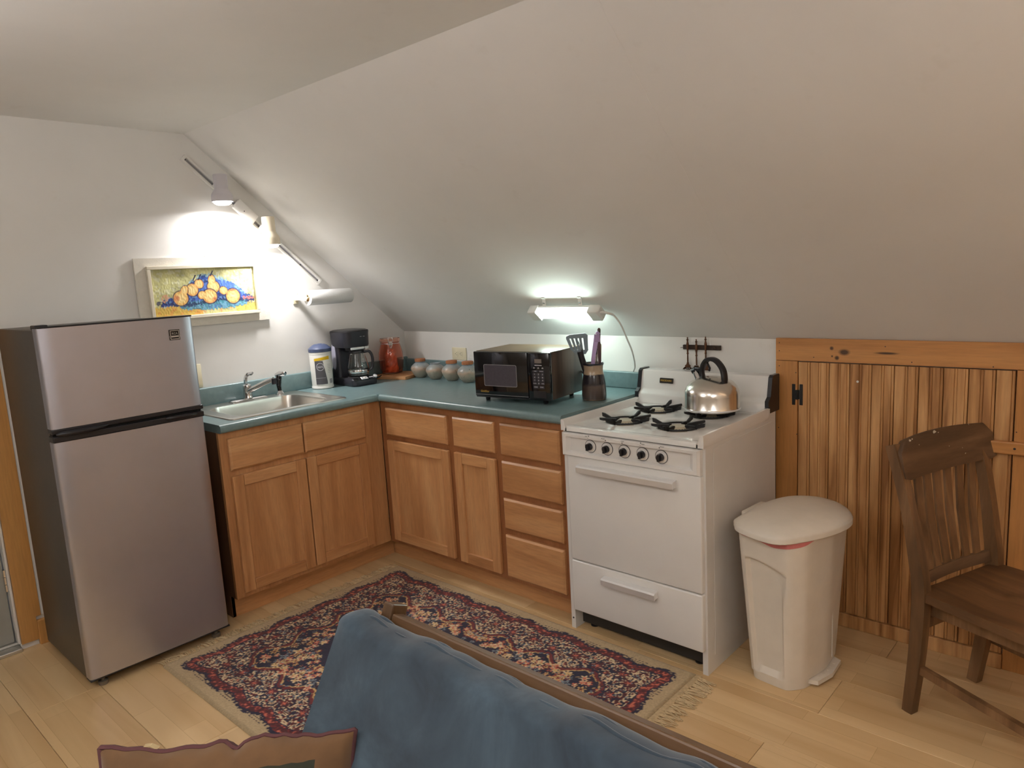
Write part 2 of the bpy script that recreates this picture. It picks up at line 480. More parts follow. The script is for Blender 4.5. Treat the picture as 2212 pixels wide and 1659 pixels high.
# small nail heads
for (x, z) in [(2.462, 1.155), (2.462, 1.122), (2.462, 1.06), (2.53, 1.035), (2.46, .80), (2.535, .78), (2.60, 1.10), (2.95, 1.095), (2.86, 1.15), (3.2, 1.09), (3.275, .87), (3.38, 1.02)]:
    bm = BM(); cyl(bm, (x, CY - .0006, z), (x, CY + .002, z), .0022, seg=8); mk('nail_head', bm, M['dark_print'], t1)
bm = BM(); box(bm, (2.538, YK - .004, .07), (3.266, YK, 1.079))
door1 = struct('door_1', bm, M['dark_void'], 'stained beadboard access door set in the knee wall behind the chair', 'door')
def bead_board(w):
    """tongue-and-groove board with a beaded edge and a beaded middle"""
    h = .013; g = .0035
    pr = [(0, 0)]
    def bead(x):
        return [(x - .006, h), (x - .0045, h - g), (x - .003, h - .0008), (x, h), (x + .003, h - .0008), (x + .0045, h - g), (x + .006, h)]
    top = [(0.0008, h - .002), (0.002, h)]
    if w > .06: top += bead(w / 2)
    top += [(w - .011, h), (w - .0095, h - g), (w - .008, h - .0008), (w - .005, h), (w - .002, h - .0008), (w - .0008, h - .003)]
    return pr + top + [(w, 0)]
xs = [2.5385]; 
for w in (.047, .074, .076, .079, .078, .081, .079, .077, .080): xs.append(xs[-1] + w)
xs.append(3.2655)
bead_cache = {}
for a, b_ in zip(xs[:-1], xs[1:]):
    w = round(b_ - a - .001, 4)
    pr = bead_board(w)
    bm = BM(); prism(bm, [(p[0], -p[1]) for p in pr], 0.058, 1.0785, 'z')
    o = mk('board', bm, M['bead'], door1); o.location = (a, YK - .004, 0)
bm = BM(); box(bm, (2.537, YK - .026, 0), (3.267, YK - .004, .055), .003); mk('bottom_rail', bm, M['bead'], door1)
hm = plain('black_forged_hinge', lin(24, 24, 26), .5)
bm = BM()
hx, hz, hy = 2.5365, .945, YK - .0215
for sx in (-1, 1):
    yq = hy if sx < 0 else hy + .0035
    box(bm, (hx + sx * .008, yq - .002, hz - .043), (hx + sx * .021, yq + (.0012 if sx < 0 else .0012), hz + .043), .001)
    box(bm, (hx, yq - .002, hz - .019), (hx + sx * .010, yq + .001, hz + .019), .001)
cyl(bm, (hx, hy - .002, hz - .02), (hx, hy - .002, hz + .02), .004, seg=10)
mk('hinge', bm, hm, door1)
bm = BM(); box(bm, (3.196, YK - .043, .795), (3.42, YK - .0205, .838), .004); mk('latch', bm, M['pine_x'], door1)
bm = BM(); cyl(bm, (3.275, YK - .0445, .817), (3.275, YK - .042, .817), .004, seg=10); mk('latch_screw', bm, M['dark_print'], door1)
bm = BM(); cyl(bm, (2.765, YK - .0195, 1.012), (2.765, YK - .016, 1.012), .0045, seg=12); mk('screw', bm, M['satin'], door1)
# ================================================================== kitchen cabinets
FF, FD = .60, .62
ZT, ZB, ZD, ZE = .844, .6996, .6732, .1285
def panel_door(parent, a0, a1, z0, z1, face, axis, horiz):
    """five-piece door. face = depth coordinate of the frame face, the door stands .02 proud.
    axis 'y': spans y, faces +x;  axis 'x': spans x, faces -y"""
    w = .052; t = .02
    def bx(bm, p0, p1, q0, q1, d0, d1, bev=.003):
        if axis == 'y': return box(bm, (face + d0, p0, q0), (face + d1, p1, q1), bev)
        return box(bm, (p0, -face - d1, q0), (p1, -face - d0, q1), bev)
    bm = BM(); bx(bm, a0 + w - .006, a1 - w + .006, z0 + w - .006, z1 - w + .006, .001, .009, .001)
    d = mk('door', bm, M['oak_v'], parent)
    for (p0, p1) in ((a0, a0 + w), (a1 - w, a1)):
        bm = BM(); bx(bm, p0, p1, z0, z1, .0005, t, .004); mk('stile', bm, M['oak_v'], d)
    for (q0, q1) in ((z0, z0 + w), (z1 - w, z1)):
        bm = BM(); bx(bm, a0 + w + .0002, a1 - w - .0002, q0, q1, .0005, t - .0006, .0035); mk('rail', bm, horiz, d)
    return d
def drawer_front(parent, a0, a1, z0, z1, face, axis, horiz):
    bm = BM()
    if axis == 'y':
        R = [[(face + d, y, z) for (y, z) in ((a0 + e, z0 + e), (a1 - e, z0 + e), (a1 - e, z1 - e), (a0 + e, z1 - e))] for d, e in ((0.0005, 0), (.013, 0), (.02, .008))]
    else:
        R = [[(x, -face - d, z) for (x, z) in ((a0 + e, z0 + e), (a1 - e, z0 + e), (a1 - e, z1 - e), (a0 + e, z1 - e))] for d, e in ((0.0005, 0), (.013, 0), (.02, .008))]
    loft(bm, R); return mk('drawer_front', bm, horiz, parent)

# sink base on the gable wall
sb = thing('sink_cabinet', 'oak sink base cabinet with two doors between refrigerator and corner', 'cabinet', (0, 0, 0))
Y0, Y1 = -1.477, -.602
bm = BM(); box(bm, (XG + .01, Y0, .105), (FF - .02, Y0 + .016, .875)); mk('side_panel', bm, M['oak_side'], sb)
bm = BM(); box(bm, (XG + .01, Y0, 0.0), (.535, Y0 + .016, .1045)); mk('side_foot', bm, M['oak_side'], sb)
bm = BM(); box(bm, (XG + .01, Y0 + .017, .115), (FF - .02, Y1, .13)); mk('bottom_panel', bm, M['oak_side'], sb)
bm = BM()
box(bm, (FF - .019, Y0, .105), (FF, Y0 + .04, .876), .001)
box(bm, (FF - .019, Y1 - .115, .105), (FF, Y1, .876), .001)
box(bm, (FF - .019, Y0 + .04, .838), (FF - .0004, Y1 - .115, .876)); box(bm, (FF - .019, Y0 + .04, .672), (FF - .0004, Y1 - .115, .702)); box(bm, (FF - .019, Y0 + .04, .105), (FF - .0004, Y1 - .115, .142))
mk('face_frame', bm, M['oak_v'], sb)
bm = BM(); box(bm, (.525, Y0 + .001, 0), (.535, -.536, .105)); mk('toe_kick', bm, M['oak_y'], sb)
GA, GB, GC = -1.4423, -1.0719, -.7141
panel_door(sb, GA, GB - .003, ZE, ZD, FF, 'y', M['oak_y']); panel_door(sb, GB + .003, GC, ZE, ZD, FF, 'y', M['oak_y'])
drawer_front(sb, GA, GB - .003, ZB, ZT, FF, 'y', M['oak_y']); drawer_front(sb, GB + .003, GC, ZB, ZT, FF, 'y', M['oak_y'])

# base run on the knee wall
kb = thing('base_cabinet', 'oak base cabinet with doors and drawer bank under the microwave', 'cabinet', (0, 0, 0))
X0, X1 = .602, 1.833
bm = BM(); box(bm, (X1 - .016, -FF + .02, .0), (X1, YK - .01, .875)); mk('side_panel', bm, M['oak_side'], kb)
bm = BM(); box(bm, (X0, -FF + .02, .115), (X1 - .017, YK - .01, .13)); mk('bottom_panel', bm, M['oak_side'], kb)
bm = BM()
K = dict(k1L=.6575, k1R=1.124, k2L=1.165, k2R=1.434, k3L=1.4708, k3R=1.8089)
for a, b_ in ((X0, K['k1L'] + .012), (K['k1R'] - .012, K['k2L'] + .012), (K['k2R'] - .012, K['k3L'] + .012), (K['k3R'] - .012, X1)):
    box(bm, (a, -FF, .105), (b_, -FF + .019, .876), .001)
box(bm, (X0, -FF + .0004, .838), (X1, -FF + .019, .876)); box(bm, (X0, -FF + .0004, .105), (X1, -FF + .019, .142)); box(bm, (X0, -FF + .0004, .672), (K['k2R'], -FF + .019, .702))
for z in (.6852, .514, .3415): box(bm, (K['k3L'], -FF + .0004, z - .022), (K['k3R'], -FF + .019, z + .022))
mk('face_frame', bm, M['oak_frame'], kb)
bm = BM(); box(bm, (.5355, -.535, 0), (X1 - .0165, -.525, .105)); mk('toe_kick', bm, M['oak_x'], kb)
panel_door(kb, K['k1L'], K['k1R'], ZE, ZD, FF, 'x', M['oak_x']); panel_door(kb, K['k2L'], K['k2R'], ZE, ZD, FF, 'x', M['oak_x'])
drawer_front(kb, K['k1L'], K['k1R'], ZB, ZT, FF, 'x', M['oak_x']); drawer_front(kb, K['k2L'], K['k2R'], ZB, ZT, FF, 'x', M['oak_x'])
for z0, z1 in ((.6984, ZT), (.5283, .6721), (.3556, .4999), (ZE, .3276)):
    drawer_front(kb, K['k3L'], K['k3R'], z0, z1, FF, 'x', M['oak_x'])

# countertop
ct = thing('countertop', 'L-shaped teal laminate countertop with rounded front edge', 'countertop', (0, 0, 0))
CF, Z0c, Z1c = .635, .8765, .914
LG, XS = -1.4778, 1.8345
prof = [(CF - .03, Z0c)] + [(CF - .013 + .013 * math.sin(t), Z0c + .013 - .013 * math.cos(t)) for t in np.linspace(0, PI / 2, 5)] + \
       [(CF - .016 + .016 * math.cos(t), Z1c - .016 + .016 * math.sin(t)) for t in np.linspace(0, PI / 2, 6)] + [(CF - .03, Z1c)]
SX0, SX1, SY0, SY1 = .10, .55, -1.37, -.805      # hole for the sink
bm = BM()
loft(bm, [[(p[0], y, p[1]) for p in prof] for y in (LG, -CF)])
loft(bm, [[(x, -p[0], p[1]) for p in prof] for x in (CF, XS)])
box(bm, (XG, LG, Z0c), (SX0, -CF, Z1c)); box(bm, (SX1, LG, Z0c), (CF - .03, -CF, Z1c))
box(bm, (SX0, LG, Z0c), (SX1, SY0, Z1c)); box(bm, (SX0, SY1, Z0c), (SX1, -CF, Z1c))
box(bm, (XG, -CF, Z0c), (CF, YK, Z1c)); box(bm, (CF, -CF + .03, Z0c), (XS, YK, Z1c))
mk('worktop', bm, M['counter'], ct, 35)
bm = BM(); box(bm, (XG, LG, Z1c + .0002), (XG + .02, YK, 1.008), .007, 3); mk('backsplash', bm, M['counter'], ct, 35)
bm = BM(); box(bm, (XG + .0205, YK - .02, Z1c + .0002), (1.834, YK, .996), .007, 3); mk('backsplash', bm, M['counter'], ct, 35)

# sink
sk = thing('sink', 'stainless steel single-bowl kitchen sink set in the teal counter', 'sink', (0, 0, Z1c))
ox0, oy0, ox1, oy1 = .072, -1.398, .578, -.775
bx0, by0, bx1, by1 = .158, -1.325, .525, -.842
def ring(x0, y0, x1, y1, r, z): return [(p[0], p[1], z) for p in rrect(x0, y0, x1, y1, r, 6)]
bm = BM()
loft(bm, [ring(ox0, oy0, ox1, oy1, .03, .0003), ring(ox0 + .002, oy0 + .002, ox1 - .002, oy1 - .002, .03, .005), ring(ox0 + .016, oy0 + .016, ox1 - .016, oy1 - .016, .03, .0065),
          ring(ox0 + .022, oy0 + .022, ox1 - .022, oy1 - .022, .03, .004), ring(bx0 - .012, by0 - .012, bx1 + .012, by1 + .012, .075, .0045),
          ring(bx0, by0, bx1, by1, .07, .001), ring(bx0 + .004, by0 + .004, bx1 - .004, by1 - .004, .07, -.02), ring(bx0 + .014, by0 + .014, bx1 - .014, by1 - .014, .065, -.14),
          ring(bx0 + .045, by0 + .045, bx1 - .045, by1 - .045, .05, -.168), ring(.33, -1.12, .37, -1.08, .018, -.172)], cap0=False)
mk('basin', bm, M['sink_steel'], sk, 40)
bm = BM(); lathe(bm, [(.042, -.1725), (.042, -.1695), (.03, -.1705), (.012, -.174)], 24, (.35, -1.10, 0)); mk('drain', bm, M['chrome'], sk, 40)

# faucet and hand sprayer
fa = thing('faucet', 'chrome single-lever faucet at the back of the sink', 'faucet', (.115, -1.072, Z1c + .0045))
bm = BM(); loft(bm, [[(p[0], p[1], z) for p in rrect(-.026 + e, -.105 + e, .026 - e, .105 - e, .024, 5)] for z, e in ((0, 0), (.006, 0), (.011, .006))]); mk('base_plate', bm, M['chrome'], fa, 40)
bm = BM(); lathe(bm, [(.026, .01), (.023, .02), (.021, .055), (.024, .065), (.021, .078), (.008, .084)], 24); mk('body', bm, M['chrome'], fa, 40)
bm = BM(); tube(bm, bez([(0, .0, .045), (.05, .018, .065), (.12, .045, .095), (.165, .062, .108)], 12), [.016, .0155, .015, .0145, .014, .0135, .013, .0125, .0125, .0125, .0125, .0125, .0125][:13], 12); mk('spout', bm, M['chrome'], fa, 40)
bm = BM(); cyl(bm, (.166, .062, .113), (.168, .063, .084), .0125); mk('aerator', bm, plain('aerator', lin(70, 70, 76), .4, .8), fa, 40)
bm = BM(); strip(bm, bez([(-.005, 0, .078), (0.0, -.004, .11), (.012, .002, .132), (.045, .014, .14)], 12), [.02, .018, .016, .015, .015, .015, .015, .015, .015, .016, .018, .018, .016][:13], .009, up=(1, .2, .4)); mk('lever', bm, M['chrome'], fa, 40)
sp = thing('hand_sprayer', 'black sink sprayer with chrome tip standing beside the faucet', 'sprayer', (.112, -.888, Z1c + .0045))
bm = BM(); lathe(bm, [(.024, 0), (.022, .008), (.016, .014), (.014, .02)], 20); mk('collar', bm, M['chrome'], sp, 40)
bm = BM(); tube(bm, bez([(0, 0, .018), (-.004, 0, .05), (.002, 0, .085), (.004, .0, .105)], 12), [.011, .011, .0115, .012, .013, .014, .015, .015, .016, .016, .015, .014, .013][:13], 12); mk('handle', bm, M['black_gloss'], sp, 40)
bm = BM(); tube(bm, [(-.012, -.006, .102), (.008, .004, .11), (.04, .014, .113), (.046, .016, .112)], [.012, .015, .0135, .011], 14); mk('spray_tip', bm, M['chrome'], sp, 40)

# ================================================================== refrigerator
FX, FY0, FYW, FH = .6715, -2.113, .554, 1.3975
fr = thing('refrigerator', 'stainless top-freezer refrigerator with charcoal sides', 'refrigerator', (FX, FY0 + FYW / 2, 0))
w = FYW / 2
bm = BM(); box(bm, (-.555, -w + .004, .03), (-.058, w - .004, FH - .012), .006, 3); mk('cabinet', bm, M['fridge_side'], fr, 40)
bm = BM(); box(bm, (-.0585, -w + .01, .045), (-.046, w - .01, FH - .02)); mk('gasket', bm, M['dark_void'], fr)
def fdoor(z0, z1, name):
    pl = [(-.0455, -w)] + [(-.012 + .012 * math.sin(t) - .0, -w + .012 - .012 * math.cos(t)) for t in np.linspace(0, PI / 2, 6)]
    n_ = 14
    for k in range(n_ + 1):
        y = -w + .014 + (2 * w - .028) * k / n_; pl.append((.006 * (1 - (y / w) ** 2) + .0005, y))
    pl += [(-.012 + .012 * math.cos(t), w - .012 + .012 * math.sin(t)) for t in np.linspace(0, PI / 2, 6)] + [(-.0455, w)]
    b_ = BM(); prism(b_, pl, z0, z1, 'z'); return mk(name, b_, M['steel'], fr, 30)
fz = fdoor(1.026, 1.392, 'freezer_door'); rf = fdoor(.045, .976, 'fridge_door')
bm = BM(); box(bm, (-.046, -w - .001, 1.008), (.006, w + .001, 1.0255), .004); mk('door_trim', bm, M['black_plastic'], fr)
bm = BM(); box(bm, (-.046, -w - .001, .9765), (.006, w + .001, 1.0), .004); mk('door_trim', bm, M['black_plastic'], fr)
bm = BM(); box(bm, (-.045, -w + .004, .9995), (-.012, w - .004, 1.0085)); mk('gap_strip', bm, M['dark_void'], fr)
bm = BM(); tube(bm, bez([(.004, -w + .012, 1.006), (.016, -w + .05, 1.008), (.018, -w + .12, 1.009), (.006, -w + .185, 1.012)], 15), [.006, .009, .011, .012, .012, .012, .012, .012, .012, .012, .012, .011, .01, .009, .007, .005][:16], 10, flat=.8); mk('freezer_handle', bm, M['black_plastic'], fr, 50)
bm = BM(); tube(bm, bez([(.004, w - .155, .994), (.016, w - .12, .995), (.017, w - .06, .993), (.006, w - .03, .992)], 15), [.005, .008, .01, .011, .011, .011, .011, .011, .011, .011, .011, .01, .009, .008, .006, .004][:16], 10, flat=.8); mk('fridge_handle', bm, M['black_plastic'], fr, 50)
bm = BM(); box(bm, (-.046, -w - .001, .0385), (.004, w + .001, .0447), .002); mk('door_trim', bm, M['black_plastic'], fr)
bm = BM(); box(bm, (-.058, -w, 1.3925), (.001, w, 1.3985), .002); mk('top_trim', bm, M['black_plastic'], fr)
bm = BM(); box(bm, (-.075, -w + .002, 1.386), (-.02, -w + .045, 1.404), .004); mk('hinge_cover', bm, M['black_plastic'], fr)
for y in (-w + .05, w - .05):
    bm = BM(); lathe(bm, [(.016, 0), (.018, .004), (.018, .016), (.008, .018), (.008, .04)], 16, (-.03, y, 0)); mk('foot', bm, plain('grey_foot', lin(120, 112, 100), .5), fr, 40)
for y in (-w + .05, w - .05):
    bm = BM(); cyl(bm, (-.5, y, 0.0), (-.5, y, .032), .016); mk('foot', bm, M['black_plastic'], fr, 40)
by, bz = -1.6385 - (FY0 + FYW / 2), 1.325
bm = BM(); box(bm, (.002, by - .021, bz - .021), (.0068, by + .021, bz + .021), .001); bd = mk('badge', bm, M['black_gloss'], fr)
bm = BM()
for a, b_ in (((-.018, -.018), (.018, -.0155)), ((-.018, .0155), (.018, .018)), ((-.018, -.0155), (-.0155, .0155)), ((.0155, -.0155), (.018, .0155)), ((-.02, -.0095), (.02, -.0035))):
    box(bm, (.0066, by + a[0], bz + a[1]), (.0078, by + b_[0], bz + b_[1]))
mk('badge_frame', bm, M['chrome'], bd)
text('badge_lettering', 'RCA', .012, M['chrome'], bd, (.0074, by, bz + .005), (PI / 2, 0, PI / 2), .0004)
# ================================================================== gas stove
SX, SW, SYF, SYB = 1.8405, .6275, -.6254, -.02
st = thing('stove', 'white four-burner gas stove beside the teal counter', 'stove', (SX, 0, 0))
ZS = .9027; ZP = .874
# side panels with a folded rim, open toe space in front
for i, x in enumerate((0.0, SW - .022)):
    bm = BM()
    prism(bm, [(SYF, 0), (SYF, .8578), (-.105, .8578), (-.105, .8995), (SYB, .8995), (SYB, 0)], x + .0006, x + .0214, 'x')
    if i == 1:
        box(bm, (x + .0215, SYF + .055, .06), (x + .0235, SYB - .035, ZP - .03), .001)
    mk('side_panel', bm, M['white_paint'], st)
bm = BM(); box(bm, (.0225, SYF + .06, .095), (SW - .0225, SYB, .84)); mk('oven_body', bm, M['dark_void'], st)
bm = BM(); box(bm, (.0225, SYF + .05, .012), (SW - .0225, SYF + .058, .094)); mk('kick_plate', bm, plain('kick_plate_black', lin(44, 42, 40), .5), st)
for x in (.07, SW - .07):
    bm = BM(); lathe(bm, [(.018, 0), (.018, .006), (.008, .008), (.008, .02)], 14, (x, SYF + .07, 0)); mk('levelling_foot', bm, M['black_plastic'], st, 40)
bm = BM(); cyl(bm, (.011, SYF - .001, .045), (.011, SYF + .002, .045), .004, seg=10); mk('screw', bm, M['dark_print'], st)
# cooktop: pressed tray with four burner wells and raised side rims
BX = (.185, .425); BY = (-.452, -.197); RW = .082
bm = BM()
gx = [.028, .305, SW - .028]; gy = [SYF + .028, -.325, -.085]
SEG = 32
for i in range(2):
    for j in range(2):
        cx, cy = BX[i], BY[j]
        x0, x1, y0, y1 = gx[i], gx[i + 1], gy[j], gy[j + 1]
        outer = []; inner = []
        for k in range(SEG):
            t = 2 * PI * k / SEG + PI / 4; c, s = math.cos(t), math.sin(t)
            tx = ((x1 - cx) / c if c > 1e-6 else ((x0 - cx) / c if c < -1e-6 else 9)); ty = ((y1 - cy) / s if s > 1e-6 else ((y0 - cy) / s if s < -1e-6 else 9))
            q = min(tx, ty); outer.append((cx + c * q, cy + s * q, ZP))
            inner.append((c, s))
        # snap corners
        for (qx, qy) in ((x0, y0), (x0, y1), (x1, y0), (x1, y1)):
            k = min(range(SEG), key=lambda k: (outer[k][0] - qx) ** 2 + (outer[k][1] - qy) ** 2); outer[k] = (qx, qy, ZP)
        R = lambda r, z: [(cx + c * r, cy + s * r, z) for c, s in inner]
        loft(bm, [outer, R(RW + .004, ZP), R(RW + .001, ZP + .0015), R(RW - .002, ZP), R(RW - .02, ZP - .014), R(.04, ZP - .02), R(.01, ZP - .02)], cap0=False, cap1=True)
def rim(poly3): bm.faces.new([bm.verts.new(Vector(p)) for p in poly3])
a, b_ = gx[0], gx[-1]; f0, r0 = gy[0], gy[-1]
# front rise and lip
loft(bm, [[(x, y, z) for x in (0, SW)] for y, z in ()]) if False else None
def sheet(rows):
    vs = [[bm.verts.new(Vector(p)) for p in r] for r in rows]
    for r0_, r1_ in zip(vs[:-1], vs[1:]):
        for k in range(len(r0_) - 1): bm.faces.new((r0_[k], r0_[k + 1], r1_[k + 1], r1_[k]))
sheet([[(a, f0, ZP), (b_, f0, ZP)], [(a - .004, SYF + .012, ZP + .003), (b_ + .004, SYF + .012, ZP + .003)], [(a - .006, SYF + .004, ZP + .005), (b_ + .006, SYF + .004, ZP + .005)], [(a - .006, SYF - .012, ZP + .002), (b_ + .006, SYF - .012, ZP + .002)], [(a - .006, SYF - .015, ZP - .004), (b_ + .006, SYF - .015, ZP - .004)], [(a - .006, SYF - .015, .858), (b_ + .006, SYF - .015, .858)], [(a - .006, SYF + .02, .858), (b_ + .006, SYF + .02, .858)]])
for sgn, xe, xo in ((-1, a, 0.0), (1, b_, SW)):
    prf = [(xe, ZP), (xe + sgn * .008, ZP + .006), (xe + sgn * .012, ZS - .006), (xe + sgn * .017, ZS), (xo - sgn * .003, ZS), (xo, ZS - .004), (xo, .858), (xo - sgn * .01, .858)]
    sheet([[(p[0], y, p[1]) for p in prf] for y in (SYF - .015, f0, r0)])
    # close the front end of the rim
    rim([(p[0], SYF - .015, p[1]) for p in prf] + [(xe, SYF - .015, .858)])
sheet([[(0, r0, ZS), (a, r0, ZP), (b_, r0, ZP), (SW, r0, ZS)], [(0, -.06, ZS), (a, -.07, ZS - .004), (b_, -.07, ZS - .004), (SW, -.06, ZS)], [(0, SYB, ZS), (a, SYB, ZS), (b_, SYB, ZS), (SW, SYB, ZS)]])
mk('cooktop', bm, M['white_enamel'], st, 40)
# burners and grates
def burner(cx, cy, parent):
    b1 = BM(); lathe(b1, [(.034, -.02), (.034, -.004), (.036, .0), (.036, .004), (.030, .010), (.012, .0115), (.0, .0115)], 24, (cx, cy, ZP - .001), cap1=False)
    o = mk('burner', b1, plain('burner_metal', lin(196, 186, 164), .45, .25, var=.1, nscale=60) if 'burner' not in M else M['burner'], parent, 40)
    M['burner'] = o.data.materials[0]
    b2 = BM()
    for k in range(20):
        t = 2 * PI * k / 20; cyl(b2, (cx + .0355 * math.cos(t), cy + .0355 * math.sin(t), ZP + .0015), (cx + .0368 * math.cos(t), cy + .0368 * math.sin(t), ZP + .0015), .0016, seg=6)
    mk('flame_ports', b2, M['dark_print'], o)
def grate_mesh():
    b_ = BM()
    pts = [(.074 * math.cos(2 * PI * k / 32), .074 * math.sin(2 * PI * k / 32), .004) for k in range(32)]
    loft(b_, [[(Vector(p) * 1.0) + Vector((p[0] / .074 * dx, p[1] / .074 * dx, dz)) for dx, dz in ((-.003, -.003), (.003, -.003), (.003, .003), (-.003, .003))] for p in pts], closed=True)
    for k in range(4):
        t = PI / 2 * k
        Mx = Matrix.Rotation(t, 4, 'Z')
        t_ = bmesh.new()
        prism(t_, [(.030, .0), (.078, .0), (.082, .004), (.110, .012), (.112, .027), (.100, .025), (.070, .012), (.040, .014), (.030, .012)], -.0035, .0035, 'y')
        bmesh.ops.transform(t_, matrix=Mx, verts=t_.verts); addm(b_, t_)
    for k in range(4):
        t = PI / 2 * k + PI / 4
        Mx = Matrix.Rotation(t, 4, 'Z')
        t_ = bmesh.new()
        prism(t_, [(.036, .0), (.078, .0), (.078, .008), (.092, .010), (.104, .014), (.104, .022), (.07, .018), (.036, .014)], -.006, .006, 'y')
        if k in (0, 2):
            bmesh.ops.transform(t_, matrix=Mx, verts=t_.verts); addm(b_, t_)
        else: t_.free()
    return b_
g0 = None
for i in range(2):
    for j in range(2):
        burner(BX[i], BY[j], st)
        if g0 is None:
            g0 = mk('grate', grate_mesh(), M['black_iron'], st)
            g = g0
        else:
            g = g0.copy(); COL.objects.link(g)
        g.location = (BX[i], BY[j], ZP + .002)
# backguard
bm = BM()
pf = [(-.085, ZP + .006), (-.085, .915), (-.080, .925), (-.066, .935), (-.062, .945), (-.048, 1.018), (-.040, 1.026), (.018, 1.026), (.018, .88), (SYB, .874)]
prism(bm, pf, .017, SW - .017, 'x'); mk('backguard', bm, M['white_enamel'], st, 35)
for x0, x1 in ((.0, .0165), (SW - .0165, SW)):
    bm = BM(); prism(bm, [(-.088, .905), (-.075, .905), (-.075, .88), (.018, .88), (.018, 1.026), (.012, 1.031), (-.040, 1.031), (-.052, 1.022), (-.068, .945), (-.088, .93)], x0, x1, 'x'); mk('end_cap', bm, M['black_plastic'], st)
bm = BM(); Mb = Matrix.Translation((.148 - .0, -.0575, .982)) @ Matrix.Rotation(math.radians(-11), 4, 'X')
box(bm, (-.034, -.004, -.012), (.034, .003, .012), .003, 2, Mb); bdg = mk('badge', bm, M['black_gloss'], st)
text('badge_lettering', 'FRIGIDAIRE', .011, M['gold_print'], bdg, tuple(Mb @ Vector((0, -.0043, 0))), (PI / 2 - math.radians(11), 0, 0), .0003)
bm = BM(); box(bm, (.33, -.0865, .905), (.345, -.084, .918), .001); mk('vent_clip', bm, M['black_plastic'], st)
# control panel: raised tray with sloping inner face
bm = BM()
def quadring(e, y): return [(.012 + e[0], y, .7605 + e[1]), (SW - .012 - e[0], y, .7605 + e[1]), (SW - .012 - e[0], y, .853 - e[2]), (.012 + e[0], y, .853 - e[2])]
loft(bm, [quadring((0, 0, 0), SYF + .03), quadring((-.002, -.002, 0), SYF - .022), quadring((.006, .004, .003), SYF - .032), quadring((.022, .016, .014), SYF - .030), quadring((.038, .022, .018), SYF - .016)])
cp = mk('control_panel', bm, M['white_enamel'], st, 25)
KX = [.146, .225, .3035, .3835, .4625]
km = None
for i, x in enumerate(KX):
    z = .8085; y = SYF - .016
    b1 = BM(); t_ = bmesh.new(); lathe(t_, [(.0235, 0), (.0245, .002), (.0225, .005), (.013, .0065)], 28); bmesh.ops.transform(t_, matrix=Matrix.Rotation(PI / 2, 4, 'X'), verts=t_.verts); addm(b1, t_)
    kb_ = mk('knob', b1, M['satin'], st, 40); kb_.location = (x, y, z)
    b2 = BM(); t_ = bmesh.new(); lathe(t_, [(.0262, 0), (.0262, .0016), (.0240, .0022)], 28); bmesh.ops.transform(t_, matrix=Matrix.Rotation(PI / 2, 4, 'X'), verts=t_.verts); addm(b2, t_)
    mk('knob_ring', b2, M['black_plastic'], kb_, 40)
    b3 = BM(); t_ = bmesh.new(); lathe(t_, [(.0145, .005), (.0135, .018), (.0125, .02)], 20); bmesh.ops.transform(t_, matrix=Matrix.Rotation(PI / 2, 4, 'X'), verts=t_.verts); addm(b3, t_)
    box(b3, (-.0045, -.029, -.0135), (.0045, -.012, .0135), .002)
    mk('knob_grip', b3, M['black_plastic'], kb_, 40)
    b4 = BM(); dots = {0: [(.004, .052), (.0, .043)], 1: [(.004, .044)], 2: [(.0, .043)], 3: [(.002, .053), (-.001, .043)], 4: [(.001, .045)]}[i]
    for k, (dx, dz) in enumerate(dots): cyl(b4, (x + dx, SYF - .0318, z + dz - .008), (x + dx, SYF - .0325, z + dz - .008), .0022 if k == 0 else .0012, seg=8)
    mk('dial_mark', b4, M['dark_print'], cp)
    text('dial_lettering', ('REAR', 'FRONT', 'OVEN', 'REAR', 'FRONT')[i], .0052, M['dark_print'], cp, (x + (-.008 if i < 2 else .002 if i == 2 else .012), SYF - .0322, z + .0415), (PI / 2, 0, 0), .0002)
# oven door, drawer, handles
bm = BM(); box(bm, (.03, SYF - .022, .3205), (SW - .008, SYF + .04, .7585), .006, 3); od = mk('oven_door', bm, M['white_enamel'], st, 40)
bm = BM(); box(bm, (.03, SYF - .022, .0955), (SW - .008, SYF + .04, .3165), .006, 3); dr = mk('broiler_drawer', bm, M['white_enamel'], st, 40)
def handle(parent, x0, x1, z, hgt):
    b_ = BM(); prism(b_, [(-.003, -hgt / 2), (-.005, hgt / 2), (-.0, hgt / 2 + .006), (.024, hgt / 2 + .008), (.024, hgt / 2 + .005), (.004, hgt / 2 + .002), (.001, -hgt / 2)], 0, x1 - x0, 'x')
    for x in (.002, x1 - x0 - .006): box(b_, (x, -.001, -hgt / 2 + .002), (x + .004, .026, hgt / 2 + .004))
    h = mk('handle', b_, M['satin'], parent); h.location = (x0, SYF - .022 - .026, z)
handle(od, .095, .525, .7135, .022)
handle(dr, .195, .438, .2685, .022)

